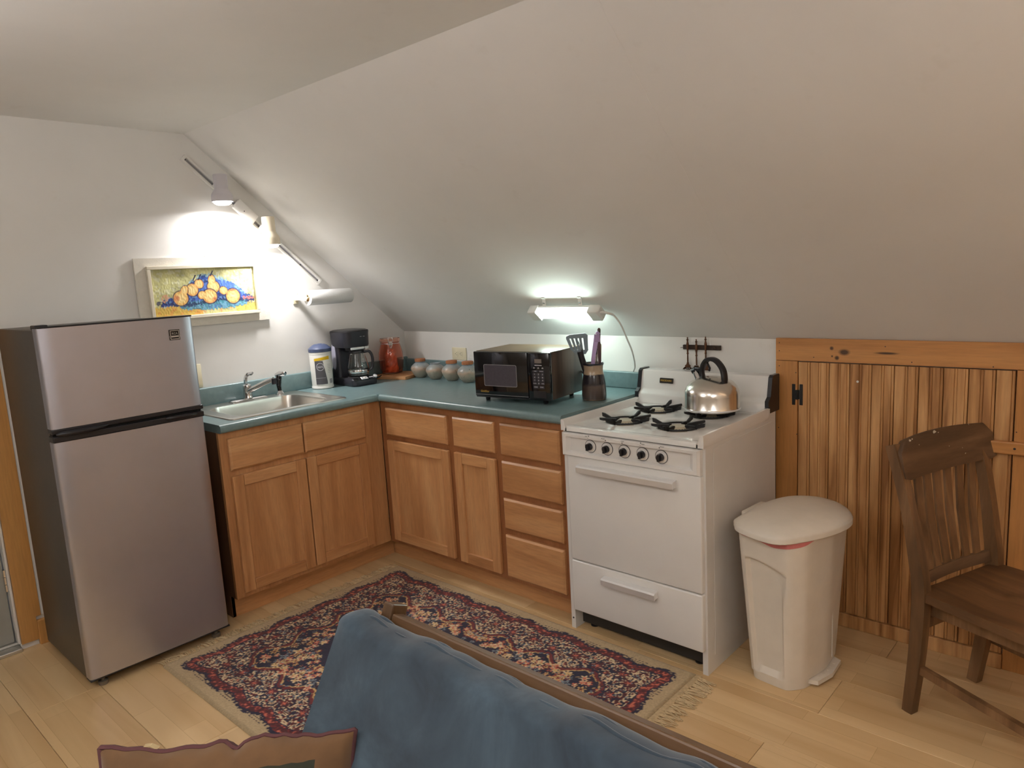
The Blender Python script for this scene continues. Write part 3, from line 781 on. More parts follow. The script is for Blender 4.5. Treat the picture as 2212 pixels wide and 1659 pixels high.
# ================================================================== kettle on the rear right burner
kt = thing('kettle', 'polished metal kettle with black handle on the rear burner', 'kettle', (SX + .442, -.208, .9035), math.radians(-20))
kt.scale = (1.1, 1.1, 1.06)
bm = BM(); lathe(bm, [(.0, 0), (.092, 0), (.100, .004), (.1015, .012), (.0995, .016), (.0995, .060), (.0975, .074), (.090, .092), (.076, .108), (.055, .120), (.033, .1265), (.0, .128)], 48, cap0=False, cap1=False); mk('body', bm, M['alu'], kt, 35)
bm = BM(); lathe(bm, [(.1022, .006), (.1032, .009), (.1022, .012)], 48, cap0=False, cap1=False); mk('base_ring', bm, M['satin'], kt, 40)
bm = BM(); tube(bm, [(-.058, 0, .105), (-.083, 0, .140)], [.0165, .0135], 18); mk('spout', bm, M['chrome'], kt, 40)
bm = BM(); tube(bm, [(-.077, 0, .146), (-.092, 0, .139)], [.014, .015], 14); box(bm, (-.082, -.010, .143), (-.045, .010, .158), .004); mk('spout_cap', bm, M['black_plastic'], kt, 40)
hp = bez([(-.045, 0, .115), (-.050, 0, .150), (-.022, 0, .190), (.022, 0, .192), (.058, 0, .160), (.066, 0, .115), (.060, 0, .100)], 30)
bm = BM(); strip(bm, hp, [.02] * 8 + [.024] * 12 + [.022] * (len(hp) - 20), .0125, up=(0, 1, 0)); 
bm.free(); bm = BM()
rings = []
for i, p in enumerate(hp):
    d = (hp[min(i + 1, len(hp) - 1)] - hp[max(i - 1, 0)]).normalized(); nrm = d.cross(Vector((0, 1, 0))); wv = .012 if 6 < i < len(hp) - 6 else .010
    rings.append([p + nrm * a_ * .0075 + Vector((0, b_ * wv, 0)) for a_, b_ in ((-1, -.7), (-.6, -1), (.6, -1), (1, -.7), (1, .7), (.6, 1), (-.6, 1), (-1, .7))])
loft(bm, rings); mk('handle', bm, M['black_plastic'], kt, 50)
bm = BM(); strip(bm, [(-.025, 0, .186), (-.008, 0, .160), (-.012, 0, .148)], .006, .004, up=(0, 1, 0)); mk('trigger', bm, M['black_plastic'], kt)
bm = BM(); box(bm, (-.048, -.013, .108), (.0, .013, .126), .004); mk('handle_mount', bm, M['black_plastic'], kt)

# ================================================================== microwave
mwA = .128; mw_w, mw_d, mw_h = .411, .283, .212
mw = thing('microwave', 'black microwave oven with wood-grain case on the teal counter', 'microwave', (1.2556, -.526, .914), mwA)
WG = wood('woodgrain_vinyl', [lin(52, 40, 32), lin(82, 64, 52), lin(104, 84, 68)], 'z', .4, rand=0, ring=16, stretch=14, bmp=.02, coat=.15)
WGT = plain('case_top_vinyl', lin(112, 92, 68), .3, var=.08)
z0 = .021
bm = BM(); box(bm, (.003, .012, z0), (mw_w - .003, mw_d, z0 + mw_h), .003, 2); mk('case', bm, WG, mw, 40)
bm = BM(); box(bm, (.002, .010, z0 + mw_h - .002), (mw_w - .002, mw_d, z0 + mw_h + .001), .001); mk('case_top', bm, WGT, mw)
bm = BM(); box(bm, (0, -.012, z0 + .004), (.298, .012, z0 + mw_h), .004, 2); mdoor = mk('door', bm, M['black_gloss'], mw, 40)
bm = BM(); box(bm, (.300, -.011, z0 + .0), (mw_w, .012, z0 + mw_h), .004, 2); mp = mk('control_panel', bm, M['black_gloss'], mw, 40)
bm = BM(); box(bm, (0.002, -.008, z0 - .001), (.30, .012, z0 + .0035), .001); mk('lower_trim', bm, M['black_plastic'], mw)
bm = BM(); box(bm, (0.002, -.0128, z0 + .012), (.297, -.0118, z0 + .0135)); mk('trim_line', bm, M['grey_print'], mdoor)
bm = BM()
rr = [[(p[0], -.0122 - d, p[1]) for p in rrect(.058 - e, z0 + .055 - e, .238 + e, z0 + .152 + e, .006, 4)] for d, e in ((0, 0), (.0006, 0))]
loft(bm, rr); mk('window', bm, plain('microwave_window', lin(74, 70, 78), .25, var=.1, nscale=90), mdoor)
bm = BM()
o_ = rrect(.0565, z0 + .0535, .2395, z0 + .1535, .007, 4); i_ = rrect(.0585, z0 + .0555, .2375, z0 + .1515, .006, 4)
loft(bm, [[(p[0], -.0122, p[1]) for p in o_], [(p[0], -.0132, p[1]) for p in o_], [(p[0], -.0132, p[1]) for p in i_], [(p[0], -.0122, p[1]) for p in i_]], closed=True); mk('window_line', bm, M['grey_print'], mdoor)
text('door_lettering', 'GoldStar', .0135, M['gold_print'], mdoor, (.056, -.0123, z0 + .028), (PI / 2, 0, 0), .0003, italic=.25)
PXc = .355
bm = BM(); box(bm, (PXc - .018, -.0116, z0 + .166), (PXc + .018, -.0108, z0 + .184)); mk('display', bm, plain('lcd', lin(120, 112, 106), .3), mp)
bm = BM(); box(bm, (PXc - .018, -.0116, z0 + .155), (PXc + .018, -.0108, z0 + .1575)); mk('print_line', bm, M['pale_print'], mp)
btn = plain('button_grey', lin(52, 50, 58), .4); 
for k in range(3):
    bm = BM(); x = PXc - .022 + k * .022; prism(bm, [(x - .005, z0 + .142), (x + .005, z0 + .142), (x + .002, z0 + .148), (x - .003, z0 + .147)], -.0115, -.0108, 'y'); mk('key_symbol', bm, M['grey_print'], mp)
for k in range(2):
    x = PXc - .0155 + k * .031
    bm = BM(); box(bm, (x - .0145, -.0120, z0 + .1255), (x + .0145, -.0108, z0 + .1345), .0006, 1); kk = mk('key', bm, btn, mp)
    text('key_lettering', ('TIME', 'POWER')[k], .0055, M['pale_print'], kk, (x, -.0121, z0 + .130), (PI / 2, 0, 0), .0002)
for r_ in range(4):
    for c_ in range(3):
        x = PXc - .0205 + c_ * .0205; z = z0 + .1165 - r_ * .0135
        bm = BM(); box(bm, (x - .0094, -.0120, z - .0058), (x + .0094, -.0108, z + .0058), .0006, 1); kk = mk('key', bm, btn, mp)
        s = (('1', '2', '3'), ('4', '5', '6'), ('7', '8', '9'), ('CLOCK', '0', 'COOK'))[r_][c_]
        text('key_lettering', s, .0095 if len(s) == 1 else .0048, M['pale_print'], kk, (x, -.0121, z), (PI / 2, 0, 0), .0002)
for k in range(2):
    x = PXc - .0155 + k * .031
    bm = BM(); box(bm, (x - .0135, -.0122, z0 + .053), (x + .0135, -.0108, z0 + .066), .001, 1); kk = mk('key', bm, btn, mp)
    text('key_lettering', ('CLEAR', 'START')[k], .0062, M['pale_print'], kk, (x, -.0124, z0 + .060), (PI / 2, 0, 0), .0002)
bm = BM(); box(bm, (PXc - .03, -.0122, z0 + .012), (PXc + .036, -.0105, z0 + .042), .002, 2); mk('door_button', bm, M['black_plastic'], mp)
for (x, y) in ((.04, .03), (mw_w - .05, .03), (.04, mw_d - .03), (mw_w - .05, mw_d - .03)):
    bm = BM(); lathe(bm, [(.009, .0005), (.011, .004), (.012, z0 + .001)], 14, (x, y, 0)); mk('foot', bm, M['black_plastic'], mw, 40)
bm = BM(); tube(bm, bez([(mw_w - .01, mw_d - .01, .12), (mw_w + .012, mw_d - .004, .09), (mw_w + .02, mw_d - .01, .045), (mw_w + .018, mw_d - .015, .004)], 14), .0035, 8); mk('power_cord', bm, M['black_plastic'], mw, 60)
# ================================================================== things on the counter
ZCT = Z1c
# wipes canister
wc = thing('wipes_canister', 'white wipes canister with blue-grey lid beside the coffee maker', 'canister', (.130, -.630, ZCT), math.radians(-32))
bm = BM(); lathe(bm, [(.056, .0005), (.0605, .004), (.0605, .014), (.058, .018), (.0585, .022), (.0605, .19), (.0600, .193), (.0615, .196), (.0615, .199), (.0600, .202), (.0615, .205), (.0615, .209), (.058, .212), (.05, .213)], 48); mk('body', bm, M['white_plastic'], wc, 40)
bm = BM(); lathe(bm, [(.0625, .206), (.063, .210), (.063, .224), (.060, .227), (.040, .243), (.036, .2445), (.030, .2475), (.0, .248)], 40, cap1=False); mk('lid', bm, plain('blue_grey_lid', lin(72, 82, 112), .35, var=.05), wc, 40)
bm = BM(); box(bm, (-.018, -.01, .245), (.018, .014, .2505), .003); mk('lid_flap', bm, plain('lid_flap_blue', lin(86, 96, 126), .35), wc, 40)
def wrap(parent, name, a0, a1, zfun, mat, r=.0613, n=14):
    """curved label on the canister between angles a0..a1; zfun(t)->(z0,z1)"""
    b_ = BM(); v0 = []; v1 = []
    for k in range(n + 1):
        t = k / n; a = math.radians(a0 + (a1 - a0) * t); z0_, z1_ = zfun(t)
        v0.append(b_.verts.new((r * math.cos(a), r * math.sin(a), z0_))); v1.append(b_.verts.new((r * math.cos(a), r * math.sin(a), z1_)))
    for k in range(n): b_.faces.new((v0[k], v0[k + 1], v1[k + 1], v1[k]))
    return mk(name, b_, mat, parent, 60)
dkl = plain('label_charcoal', lin(84, 82, 86), .45, var=.1, nscale=20); yel = plain('label_yellow', lin(222, 180, 20), .45)
lb = wrap(wc, 'label', -34, 26, lambda t: (.028, .158 if t < .72 else .158 - (t - .72) * .40), dkl)
wrap(wc, 'label_band', -36, 46, lambda t: (.1585 + .006 * t, .172 + .012 * t), yel, .0614)
wrap(wc, 'label_foot', -33, 18, lambda t: (.062, .0645), M['grey_print'], .0616)
b_ = BM()
ci = []
for q, rr_ in ((0, .0215), (1, .019)):
    ci.append([((.0616) * math.cos(math.radians(-6) + rr_ * math.cos(2 * PI * k / 28) / .0616), .0616 * math.sin(math.radians(-6) + rr_ * math.cos(2 * PI * k / 28) / .0616), .126 + rr_ * math.sin(2 * PI * k / 28)) for k in range(28)])
loft(b_, ci, False, False); mk('label_ring', b_, M['pale_print'], wc)
text('label_lettering', 'sani', .0215, M['pale_print'], wc, (.0622 * math.cos(math.radians(-6)), .0622 * math.sin(math.radians(-6)), .1265), (PI / 2, 0, PI / 2 + math.radians(-6)), .0003, sx=.92)
for k in range(6):
    wrap(wc, 'label_print', 32, 50, lambda t, k=k: (.135 - k * .009, .1365 - k * .009), M['grey_print'], .0616, 5)
wrap(wc, 'label_print', 40, 58, lambda t: (.03, .055), M['grey_print'], .0614, 5)

# coffee maker (faces +x)
cm = thing('coffee_maker', 'black drip coffee maker between wipes canister and red jar', 'coffee maker', (.190, -.452, ZCT), math.radians(-4))
bpl = plain('coffee_maker_black', lin(44, 43, 50), .35, var=.06)
bm = BM(); loft(bm, [[(p[0], p[1], z) for p in rrect(-.115 + e, -.082 + e, .118 - e, .082 - e, .03, 6)] for z, e in ((.0006, .004), (.006, 0), (.036, 0), (.044, .006))]); mk('base', bm, bpl, cm, 40)
bm = BM(); loft(bm, [[(p[0], p[1], z) for p in rrect(-.115, -.08, -.035, .08, .02, 5)] for z in (.043, .215)]); mk('tank', bm, bpl, cm, 40)
bm = BM(); loft(bm, [[(p[0], p[1], z) for p in rrect(-.118 - e, -.084 - e, .072 + e * .6, .084 + e, .045, 7)] for z, e in ((.2155, -.004), (.225, 0), (.29, .002), (.302, .004))]); mk('brew_head', bm, bpl, cm, 40)
bm = BM(); loft(bm, [[(p[0], p[1], z) for p in rrect(-.121 + e, -.087 + e, .074 - e, .087 - e, .045, 7)] for z, e in ((.3025, 0), (.308, .001), (.313, .012), (.314, .03))]); mk('lid', bm, M['black_plastic'], cm, 40)
bm = BM(); loft(bm, [[(p[0], p[1], z) for p in rrect(-.02, -.055, .072, .055, .04, 6)] for z in (.197, .2152)]); mk('filter_basket', bm, M['black_plastic'], cm, 40)
bm = BM(); box(bm, (.068, -.055, .203), (.0755, .03, .216), .002); mk('trim_strip', bm, M['satin'], cm)
bm = BM(); box(bm, (.068, .034, .203), (.0752, .06, .215), .002); mk('trim_strip', bm, M['satin'], cm)
bm = BM(); loft(bm, [[(-.075 + .022 * math.cos(2 * PI * k / 24) * q, -.0805 - dd, .165 + .078 * math.sin(2 * PI * k / 24) * q) for k in range(24)] for dd, q in ((0, 1), (.002, .98), (.003, .9))]); mk('water_window', bm, plain('grey_gauge', lin(168, 166, 182), .3), cm, 40)
bm = BM(); lathe(bm, [(.06, .0442), (.06, .047), (.055, .0485), (.0, .0485)], 32, (.04, 0, 0), cap1=False); mk('hot_plate', bm, M['dark_print'], cm, 40)
bm = BM(); Mq = Matrix.Translation((.110, .0, .040)) @ Matrix.Rotation(math.radians(32), 4, 'Y')
box(bm, (-.013, -.078, -.002), (.013, .078, .004), .003, 2, Mq); mk('control_strip', bm, M['black_gloss'], cm)
bm = BM(); box(bm, (-.011, -.03, .003), (.011, .012, .0055), .001, 1, Mq); mk('switch_plate', bm, M['satin'], cm)
bm = BM(); t_ = bmesh.new(); lathe(t_, [(.006, .005), (.006, .008), (.004, .009)], 16, (0, -.008, 0)); bmesh.ops.transform(t_, matrix=Mq, verts=t_.verts); addm(bm, t_); mk('power_button', bm, M['white_plastic'], cm, 40)
bm = BM(); t_ = bmesh.new(); lathe(t_, [(.012, .003), (.012, .010), (.009, .012)], 20, (0, .062, 0)); bmesh.ops.transform(t_, matrix=Mq, verts=t_.verts); addm(bm, t_); mk('dial', bm, M['satin'], cm, 40)
bm = BM(); box(bm, (-.003, .022, .0035), (.003, .046, .0045), 0, 1, Mq); mk('print_line', bm, M['pale_print'], cm)
for dy in (-.016, .004):
    bm = BM(); box(bm, (.0739, .024 + dy, .272), (.0747, .036 + dy, .2755)); mk('head_mark', bm, M['grey_print'], cm)
bm = BM(); tube(bm, bez([(-.08, .082, .01), (-.05, .11, .004), (.0, .14, .012), (.03, .16, .030)], 14), .003, 8); mk('power_cord', bm, M['black_plastic'], cm, 60)
GL = new_mat('clear_glass'); setp(GL[2], color=(.93, .95, .95, 1), rough=.02, trans=1.0, ior=1.45); M['glass'] = GL[0]
cf = thing('coffee_carafe', 'empty glass carafe with black handle in the coffee maker', 'carafe', (.190 + .04, -.4548, ZCT + .049))
bm = BM(); lathe(bm, [(.050, 0.0), (.058, .006), (.062, .03), (.060, .06), (.050, .1), (.042, .128), (.043, .134), (.041, .134), (.0475, .1), (.0575, .06), (.0595, .03), (.0555, .008), (.0, .004)], 36, cap0=True, cap1=False); mk('glass_body', bm, M['glass'], cf, 40)
bm = BM(); lathe(bm, [(.0425, .134), (.045, .136), (.044, .144), (.03, .1475), (.0, .1475)], 28, cap1=False); mk('lid', bm, M['black_plastic'], cf, 40)
bm = BM(); lathe(bm, [(.0612, .022), (.0622, .026), (.0622, .034), (.0612, .038)], 36, cap0=False, cap1=False); mk('metal_band', bm, M['chrome'], cf, 40)
hd = bez([(.038, .022, .138), (.055, .045, .138), (.064, .058, .105), (.062, .056, .05), (.05, .04, .03)], 20)
bm = BM(); tube(bm, hd, [.008] * len(hd), 10, flat=1.5, up=(-.6, .8, 0)); mk('handle', bm, M['black_plastic'], cf, 60)
bm = BM()
for k in range(4): box(bm, (.0613 - k * .0005, -.004, .05 + k * .016), (.0618 - k * .0005 - (k * .002), .004, .052 + k * .016))
mk('level_mark', bm, M['pale_print'], cf)

# wooden board and red glass jar in the corner
CBM = wood('board_wood', [lin(160, 108, 66), lin(188, 134, 88), lin(202, 150, 104)], 'x', .5, ring=10)
cb = thing('cutting_board', 'small wooden cutting board in the counter corner under the red jar', 'board', (.216, -.148, ZCT + .0003), math.radians(16))
bm = BM(); box(bm, (-.125, -.122, 0), (.125, .105, .018), .002); mk('slab', bm, CBM, cb)
RG = new_mat('red_glass'); setp(RG[2], color=lin(255, 194, 172), rough=.03, trans=1.0, ior=1.45)
jr = thing('glass_jar', 'red-orange glass jar with clamp lid on the cutting board', 'jar', (.150, -.152, ZCT + .0186), math.radians(-35))
jr.scale = (1.0, 1.0, 1.06)
bm = BM(); lathe(bm, [(.052, .001), (.062, .004), (.071, .03), (.0755, .075), (.073, .12), (.062, .158), (.057, .170), (.0575, .18), (.0545, .18), (.054, .170), (.059, .157), (.0700, .12), (.0725, .075), (.068, .03), (.059, .008), (.0, .006)], 40, cap1=False); mk('glass_body', bm, RG[0], jr, 40)
bm = BM(); lathe(bm, [(.0, .1815), (.059, .1815), (.061, .184), (.061, .200), (.058, .203), (.02, .2055), (.0, .2055)], 40, cap0=False, cap1=False); mk('lid', bm, RG[0], jr, 40)
bm = BM(); tube(bm, [(.059 * math.cos(2 * PI * k / 32), .059 * math.sin(2 * PI * k / 32), .1725) for k in range(33)], .0016, 6)
tube(bm, bez([(.059, -.012, .173), (.068, -.014, .185), (.068, -.012, .205), (.05, -.010, .210)], 10), .0015, 6); tube(bm, bez([(.059, .012, .173), (.068, .014, .185), (.068, .012, .205), (.05, .010, .210)], 10), .0015, 6)
tube(bm, bez([(.064, -.012, .176), (.074, 0, .150), (.064, .012, .176)], 10), .0018, 6)
mk('clamp_wire', bm, M['chrome'], jr, 60)
bm = BM(); box(bm, (.060, -.01, .163), (.066, .01, .186), .002); mk('clamp_plate', bm, M['chrome'], jr)
bg = thing('coffee_bag', 'crumpled bag of coffee standing inside the red jar', 'bag', (.150, -.152, ZCT + .0265), math.radians(10))
random.seed(3); bm = BM(); R_ = []
for iz, z in enumerate(np.linspace(0, .118, 9)):
    R_.append([((.042 + random.uniform(-.006, .006)) * (1 - .35 * (iz / 8) ** 2) * math.cos(2 * PI * k / 14), (.036 + random.uniform(-.006, .006)) * math.sin(2 * PI * k / 14), z) for k in range(14)])
R_.append([(.03 * math.cos(2 * PI * k / 14), .004 * math.sin(2 * PI * k / 14), .138) for k in range(14)])
loft(bm, R_); mk('sack', bm, plain('bag_foil', lin(224, 150, 112), .4, var=.12), bg)

# four round ceramic pots
def glaze(seed):
    m, nt, b = new_mat('speckled_glaze'); setp(b, rough=.35, coat=.2)
    v = coords(nt, (1, 1, 1), 4.0)
    sx = node(nt, 'ShaderNodeSeparateXYZ'); nt.links.new(coords(nt), sx.inputs[0])
    ad = node(nt, 'ShaderNodeMath', operation='MULTIPLY_ADD'); nt.links.new(noise(nt, v, 22, 3), ad.inputs[0]); ad.inputs[1].default_value = .05; nt.links.new(sx.outputs[2], ad.inputs[2])
    mr = node(nt, 'ShaderNodeMapRange'); mr.inputs['From Min'].default_value = .0; mr.inputs['From Max'].default_value = .14; nt.links.new(ad.outputs[0], mr.inputs['Value'])
    r = ramp(nt, [(0.1, lin(136, 132, 120)), (0.45, lin(156, 150, 134)), (0.58, lin(178, 154, 134)), (0.68, lin(150, 150, 144)), (0.85, lin(136, 146, 152))]); nt.links.new(mr.outputs[0], r.inputs[0])
    r2 = ramp(nt, [(0.30, (.25, .24, .25, 1)), (0.36, (1, 1, 1, 1))]); nt.links.new(noise(nt, v, 95, 2), r2.inputs[0])
    nt.links.new(mixc(nt, .7, r.outputs[0], r2.outputs[0], 'MULTIPLY'), b.inputs['Base Color']); bump(nt, b, noise(nt, v, 60, 3), .1, .002)
    return m
GZ = glaze(1); CK = plain('cork', lin(160, 102, 66), .85, var=.25, nscale=120, bmp=.3, bscale=300)
POT = [(.026, .0005), (.031, .004), (.045, .022), (.0555, .045), (.0575, .056), (.053, .070), (.038, .083), (.029, .088), (.0285, .093), (.031, .0955), (.028, .0955), (.026, .09), (.030, .084), (.0, .02)]
def pot(loc, cork, label, s=1.0, rz=0):
    t = thing('ceramic_pot', label, 'pot', loc, rz, 'round ceramic pots in a row by the backsplash')
    b_ = BM(); lathe(b_, [(r * s, z * s) for r, z in POT], 36, cap1=False); mk('vessel', b_, GZ, t, 40)
    if cork:
        b_ = BM(); lathe(b_, [(.024 * s, .0885 * s), (.026 * s, .0962 * s), (.0315 * s, .0964 * s), (.0315 * s, .110 * s), (.0295 * s, .1115 * s), (.0, .1115 * s)], 24, cap1=False); mk('cork_stopper', b_, CK, t, 40)
    return t
pot((.378, -.118, ZCT), True, 'round speckled ceramic pot with cork nearest the cutting board', 1.0, .3)
pot((.520, -.128, ZCT), False, 'round speckled ceramic pot without any cork stopper', .97, 1.2)
pot((.660, -.128, ZCT), True, 'corked ceramic pot between the open pot and the one beside the microwave', 1.02, 2.6)
pot((.800, -.138, ZCT), True, 'corked ceramic pot half hidden behind the microwave', 1.04, 4.0)

# utensil crock
cr = thing('utensil_crock', 'dark brown glazed stoneware crock with beige neck by the stove', 'crock', (1.742, -.268, ZCT))
def crock_mat():
    m, nt, b = new_mat('crock_glaze'); setp(b, rough=.18, coat=.5)
    sx = node(nt, 'ShaderNodeSeparateXYZ'); nt.links.new(coords(nt), sx.inputs[0])
    mr = node(nt, 'ShaderNodeMapRange'); mr.inputs['From Min'].default_value = 0; mr.inputs['From Max'].default_value = .17
    ad = node(nt, 'ShaderNodeMath', operation='MULTIPLY_ADD'); nt.links.new(noise(nt, coords(nt), 30, 3), ad.inputs[0]); ad.inputs[1].default_value = .008; nt.links.new(sx.outputs[2], ad.inputs[2])
    nt.links.new(ad.outputs[0], mr.inputs['Value'])
    r = ramp(nt, [(0.03, lin(150, 116, 84)), (0.07, lin(66, 54, 50)), (0.40, lin(84, 70, 64)), (0.46, lin(40, 36, 42)), (0.70, lin(34, 32, 40)), (0.725, lin(176, 154, 128)), (0.93, lin(172, 150, 126)), (0.965, lin(30, 32, 52))]); nt.links.new(mr.outputs[0], r.inputs[0])
    nt.links.new(r.outputs[0], b.inputs['Base Color']); bump(nt, b, noise(nt, coords(nt, (1, 1, 8)), 25, 2), .15, .002)
    return m
bm = BM(); lathe(bm, [(.048, .0005), (.054, .003), (.0555, .02), (.053, .07), (.047, .112), (.046, .117), (.044, .121), (.0425, .135), (.044, .152), (.0475, .160), (.0485, .164), (.046, .166), (.043, .163), (.040, .15), (.040, .12), (.046, .08), (.048, .02), (.0, .012)], 40, cap1=False); mk('vessel', bm, crock_mat(), cr, 50)
CX, CYy, CZ = 1.742, -.268, ZCT
gm = plain('grey_nylon', lin(126, 142, 152), .4, var=.06); pm = plain('lilac_metal', lin(170, 150, 190), .3, .8); bkm = plain('brown_handle', lin(66, 44, 40), .5); wdm = wood('spoon_wood', [lin(180, 160, 130), lin(200, 180, 150), lin(210, 192, 164)], 'z')
ku = Vector((.78, .62, 0)).normalized()      # roughly across the view
kd = Vector((-.62, .78, 0))
base = Vector((CX, CYy, CZ))
# slotted spatula: wide head with slots
sl = thing('slotted_spatula', 'grey slotted spatula standing in the stoneware crock', 'spatula', tuple(base + Vector((0, 0, .016))))
hu = ku; ax = (Vector((0, 0, 1)) - .16 * ku).normalized()
def PT(a, b_, dd=0.0): return -ku * .012 + ax * b_ + ku * a + kd * dd
bm = BM(); tube(bm, [PT(.0, .0), PT(0, .10), PT(0, .175)], [.006, .007, .010], 10); mk('handle', bm, M['black_plastic'], sl, 50)
bm = BM()
def slab(poly, t=.002, mat_bm=None):
    loft(mat_bm, [[PT(p[0], p[1], -t) for p in poly], [PT(p[0], p[1], t) for p in poly]])
slab([(-.016, .165), (.016, .165), (.028, .182), (-.024, .182)], mat_bm=bm)
xsl = [-.030, -.022, -.0155, -.008, -.0015, .006, .0125, .020, .030]
for k in range(0, 9, 2):
    if k + 1 < 9: pass
for k in range(5):
    x0 = [-.034, -.0185, -.006, .0065, .020][k]; x1 = [-.0235, -.0105, .002, .0145, .034][k]
    slab([(x0 * .78, .1815), (x1 * .78, .1815), (x1, .228), (x0, .228)], mat_bm=bm)
slab([(-.034, .2275), (.034, .2275), (.036, .238), (.030, .246), (-.018, .243), (-.032, .236)], mat_bm=bm)
mk('head', bm, gm, sl)
# second turner seen edge-on at the left
tr = thing('turner', 'narrow grey turner leaning left in the stoneware crock', 'turner', tuple(base + Vector((0, 0, .016))))
bm = BM(); tube(bm, bez([(0, 0, 0) , tuple(-ku * .018 + Vector((0, 0, .09))), tuple(-ku * .036 + Vector((0, 0, .15))), tuple(-ku * .044 + Vector((0, 0, .19)))], 12), .0048, 8); mk('handle', bm, M['black_plastic'], tr, 50)
bm = BM(); q0 = -ku * .044 + Vector((0, 0, .185)); q1 = -ku * .052 + Vector((0, 0, .212)); q2 = -ku * .064 + Vector((0, 0, .232))
strip(bm, [q0, q1, q2], [.012, .03, .034], .003, up=ku); mk('head', bm, gm, tr)
# tongs: two arms joined at the top
tg = thing('tongs', 'lilac metal tongs standing upright in the stoneware crock', 'tongs', tuple(base + Vector((0, 0, .016))))
tp = ku * .018 + Vector((0, 0, .245)) - kd * .012
bm = BM(); strip(bm, [-ku * .012 - kd * .02, ku * .0 + Vector((0, 0, .15)) - kd * .016, tp], [.012, .015, .020], .0025, up=-kd); strip(bm, [tp, tp + Vector((0, 0, .004)) + ku * .004, tp + ku * .006], .018, .003, up=-kd); mk('arm', bm, pm, tg)
bm = BM(); strip(bm, [ku * .030 - kd * .012, ku * .026 + Vector((0, 0, .13)) - kd * .012, tp + ku * .006 - Vector((0, 0, .006))], [.010, .012, .014], .0025, up=-kd); mk('arm', bm, plain('dark_tong_arm', lin(92, 74, 78), .35, .6), tg)
bm = BM(); prism(bm, [(0, 0)] , 0, 0) if False else box(bm, (-.010, -.003, -.03), (.012, .003, .0), .002, 2, Matrix.Translation(tp) @ Matrix.Rotation(math.atan2(ku.y, ku.x), 4, 'Z')); mk('hinge_tab', bm, pm, tg)
# dark handled knife and pale wooden spoon
kn = thing('brown_handled_utensil', 'brown-handled utensil standing tallest in the stoneware crock', 'utensil', tuple(base + Vector((0, 0, .016))))
bm = BM(); tube(bm, [kd * .01, ku * .022 + kd * .01 + Vector((0, 0, .20))], .0035, 8); mk('shank', bm, M['chrome'], kn, 50)
bm = BM(); tube(bm, [ku * .022 + kd * .01 + Vector((0, 0, .20)), ku * .026 + kd * .01 + Vector((0, 0, .23)), ku * .028 + kd * .01 + Vector((0, 0, .262)), ku * .0285 + kd * .01 + Vector((0, 0, .268))], [.007, .0075, .0072, .004], 10); mk('handle', bm, bkm, kn, 50)
ws_ = thing('wooden_spoon', 'pale wooden spoon handle at the right side of the crock', 'spoon', tuple(base + Vector((0, 0, .016))))
bm = BM(); tube(bm, [ku * .02 + kd * .014, ku * .030 + kd * .016 + Vector((0, 0, .20)), ku * .031 + kd * .016 + Vector((0, 0, .206))], [.0065, .0068, .004], 10); mk('handle', bm, wdm, ws_, 50)
wk = thing('steel_skewer', 'thin steel utensil leaning between the tongs in the crock', 'utensil', tuple(base + Vector((0, 0, .016))))
bm = BM(); tube(bm, [-ku * .012 - kd * .004, ku * .010 + kd * .0 + Vector((0, 0, .15)), ku * .012 + Vector((0, 0, .17))], .0022, 8); mk('rod', bm, M['chrome'], wk, 50)
bm = BM(); tube(bm, [ku * .012 + Vector((0, 0, .165)), ku * .016 + kd * .002 + Vector((0, 0, .215))], .004, 8); mk('grip', bm, M['black_plastic'], wk, 50)
pd = thing('pale_spatula', 'broad pale wooden spatula handle between the tong arms', 'spatula', tuple(base + Vector((0, 0, .016))))
bm = BM(); strip(bm, [ku * .008 + kd * .022, ku * .014 + kd * .02 + Vector((0, 0, .19))], .014, .005, up=kd); mk('handle', bm, wdm, pd)
for u_ in (sl, tr, tg, kn, ws_, wk, pd):
    u_.scale = (1.12, 1.12, 1.13)
sl.scale = (1.42, 1.42, 1.17)

# ================================================================== things on the walls
# ---- painting
def vnoise(nx, ny, fx, fy, seed):
    rs = np.random.RandomState(seed); g = rs.rand(int(fy) + 3, int(fx) + 3)
    X = np.linspace(0, fx, nx)[None, :].repeat(ny, 0); Y = np.linspace(0, fy, ny)[:, None].repeat(nx, 1)
    xi = X.astype(int); yi = Y.astype(int); tx = X - xi; ty = Y - yi; tx = tx * tx * (3 - 2 * tx); ty = ty * ty * (3 - 2 * ty)
    return (g[yi, xi] * (1 - tx) + g[yi, xi + 1] * tx) * (1 - ty) + (g[yi + 1, xi] * (1 - tx) + g[yi + 1, xi + 1] * tx) * ty
def grid_obj(name, P, colr, mat, parent, attr):
    ny, nx, _ = P.shape
    me = bpy.data.meshes.new(name)
    idx = np.arange(ny * nx).reshape(ny, nx)
    F = np.stack([idx[:-1, :-1], idx[:-1, 1:], idx[1:, 1:], idx[1:, :-1]], -1).reshape(-1, 4)
    me.from_pydata(P.reshape(-1, 3).tolist(), [], F.tolist())
    ca = me.color_attributes.new(attr, 'FLOAT_COLOR', 'POINT')
    C4 = np.ones((ny * nx, 4), np.float32); C4[:, :3] = colr.reshape(-1, 3); ca.data.foreach_set('color', C4.ravel())
    me.materials.append(mat)
    me.polygons.foreach_set('use_smooth', [True] * len(me.polygons))
    o = bpy.data.objects.new(name, me); COL.objects.link(o)
    if parent is not None: o.parent = parent
    return o
L3 = lambda r, g, b: np.array(lin(r, g, b)[:3])

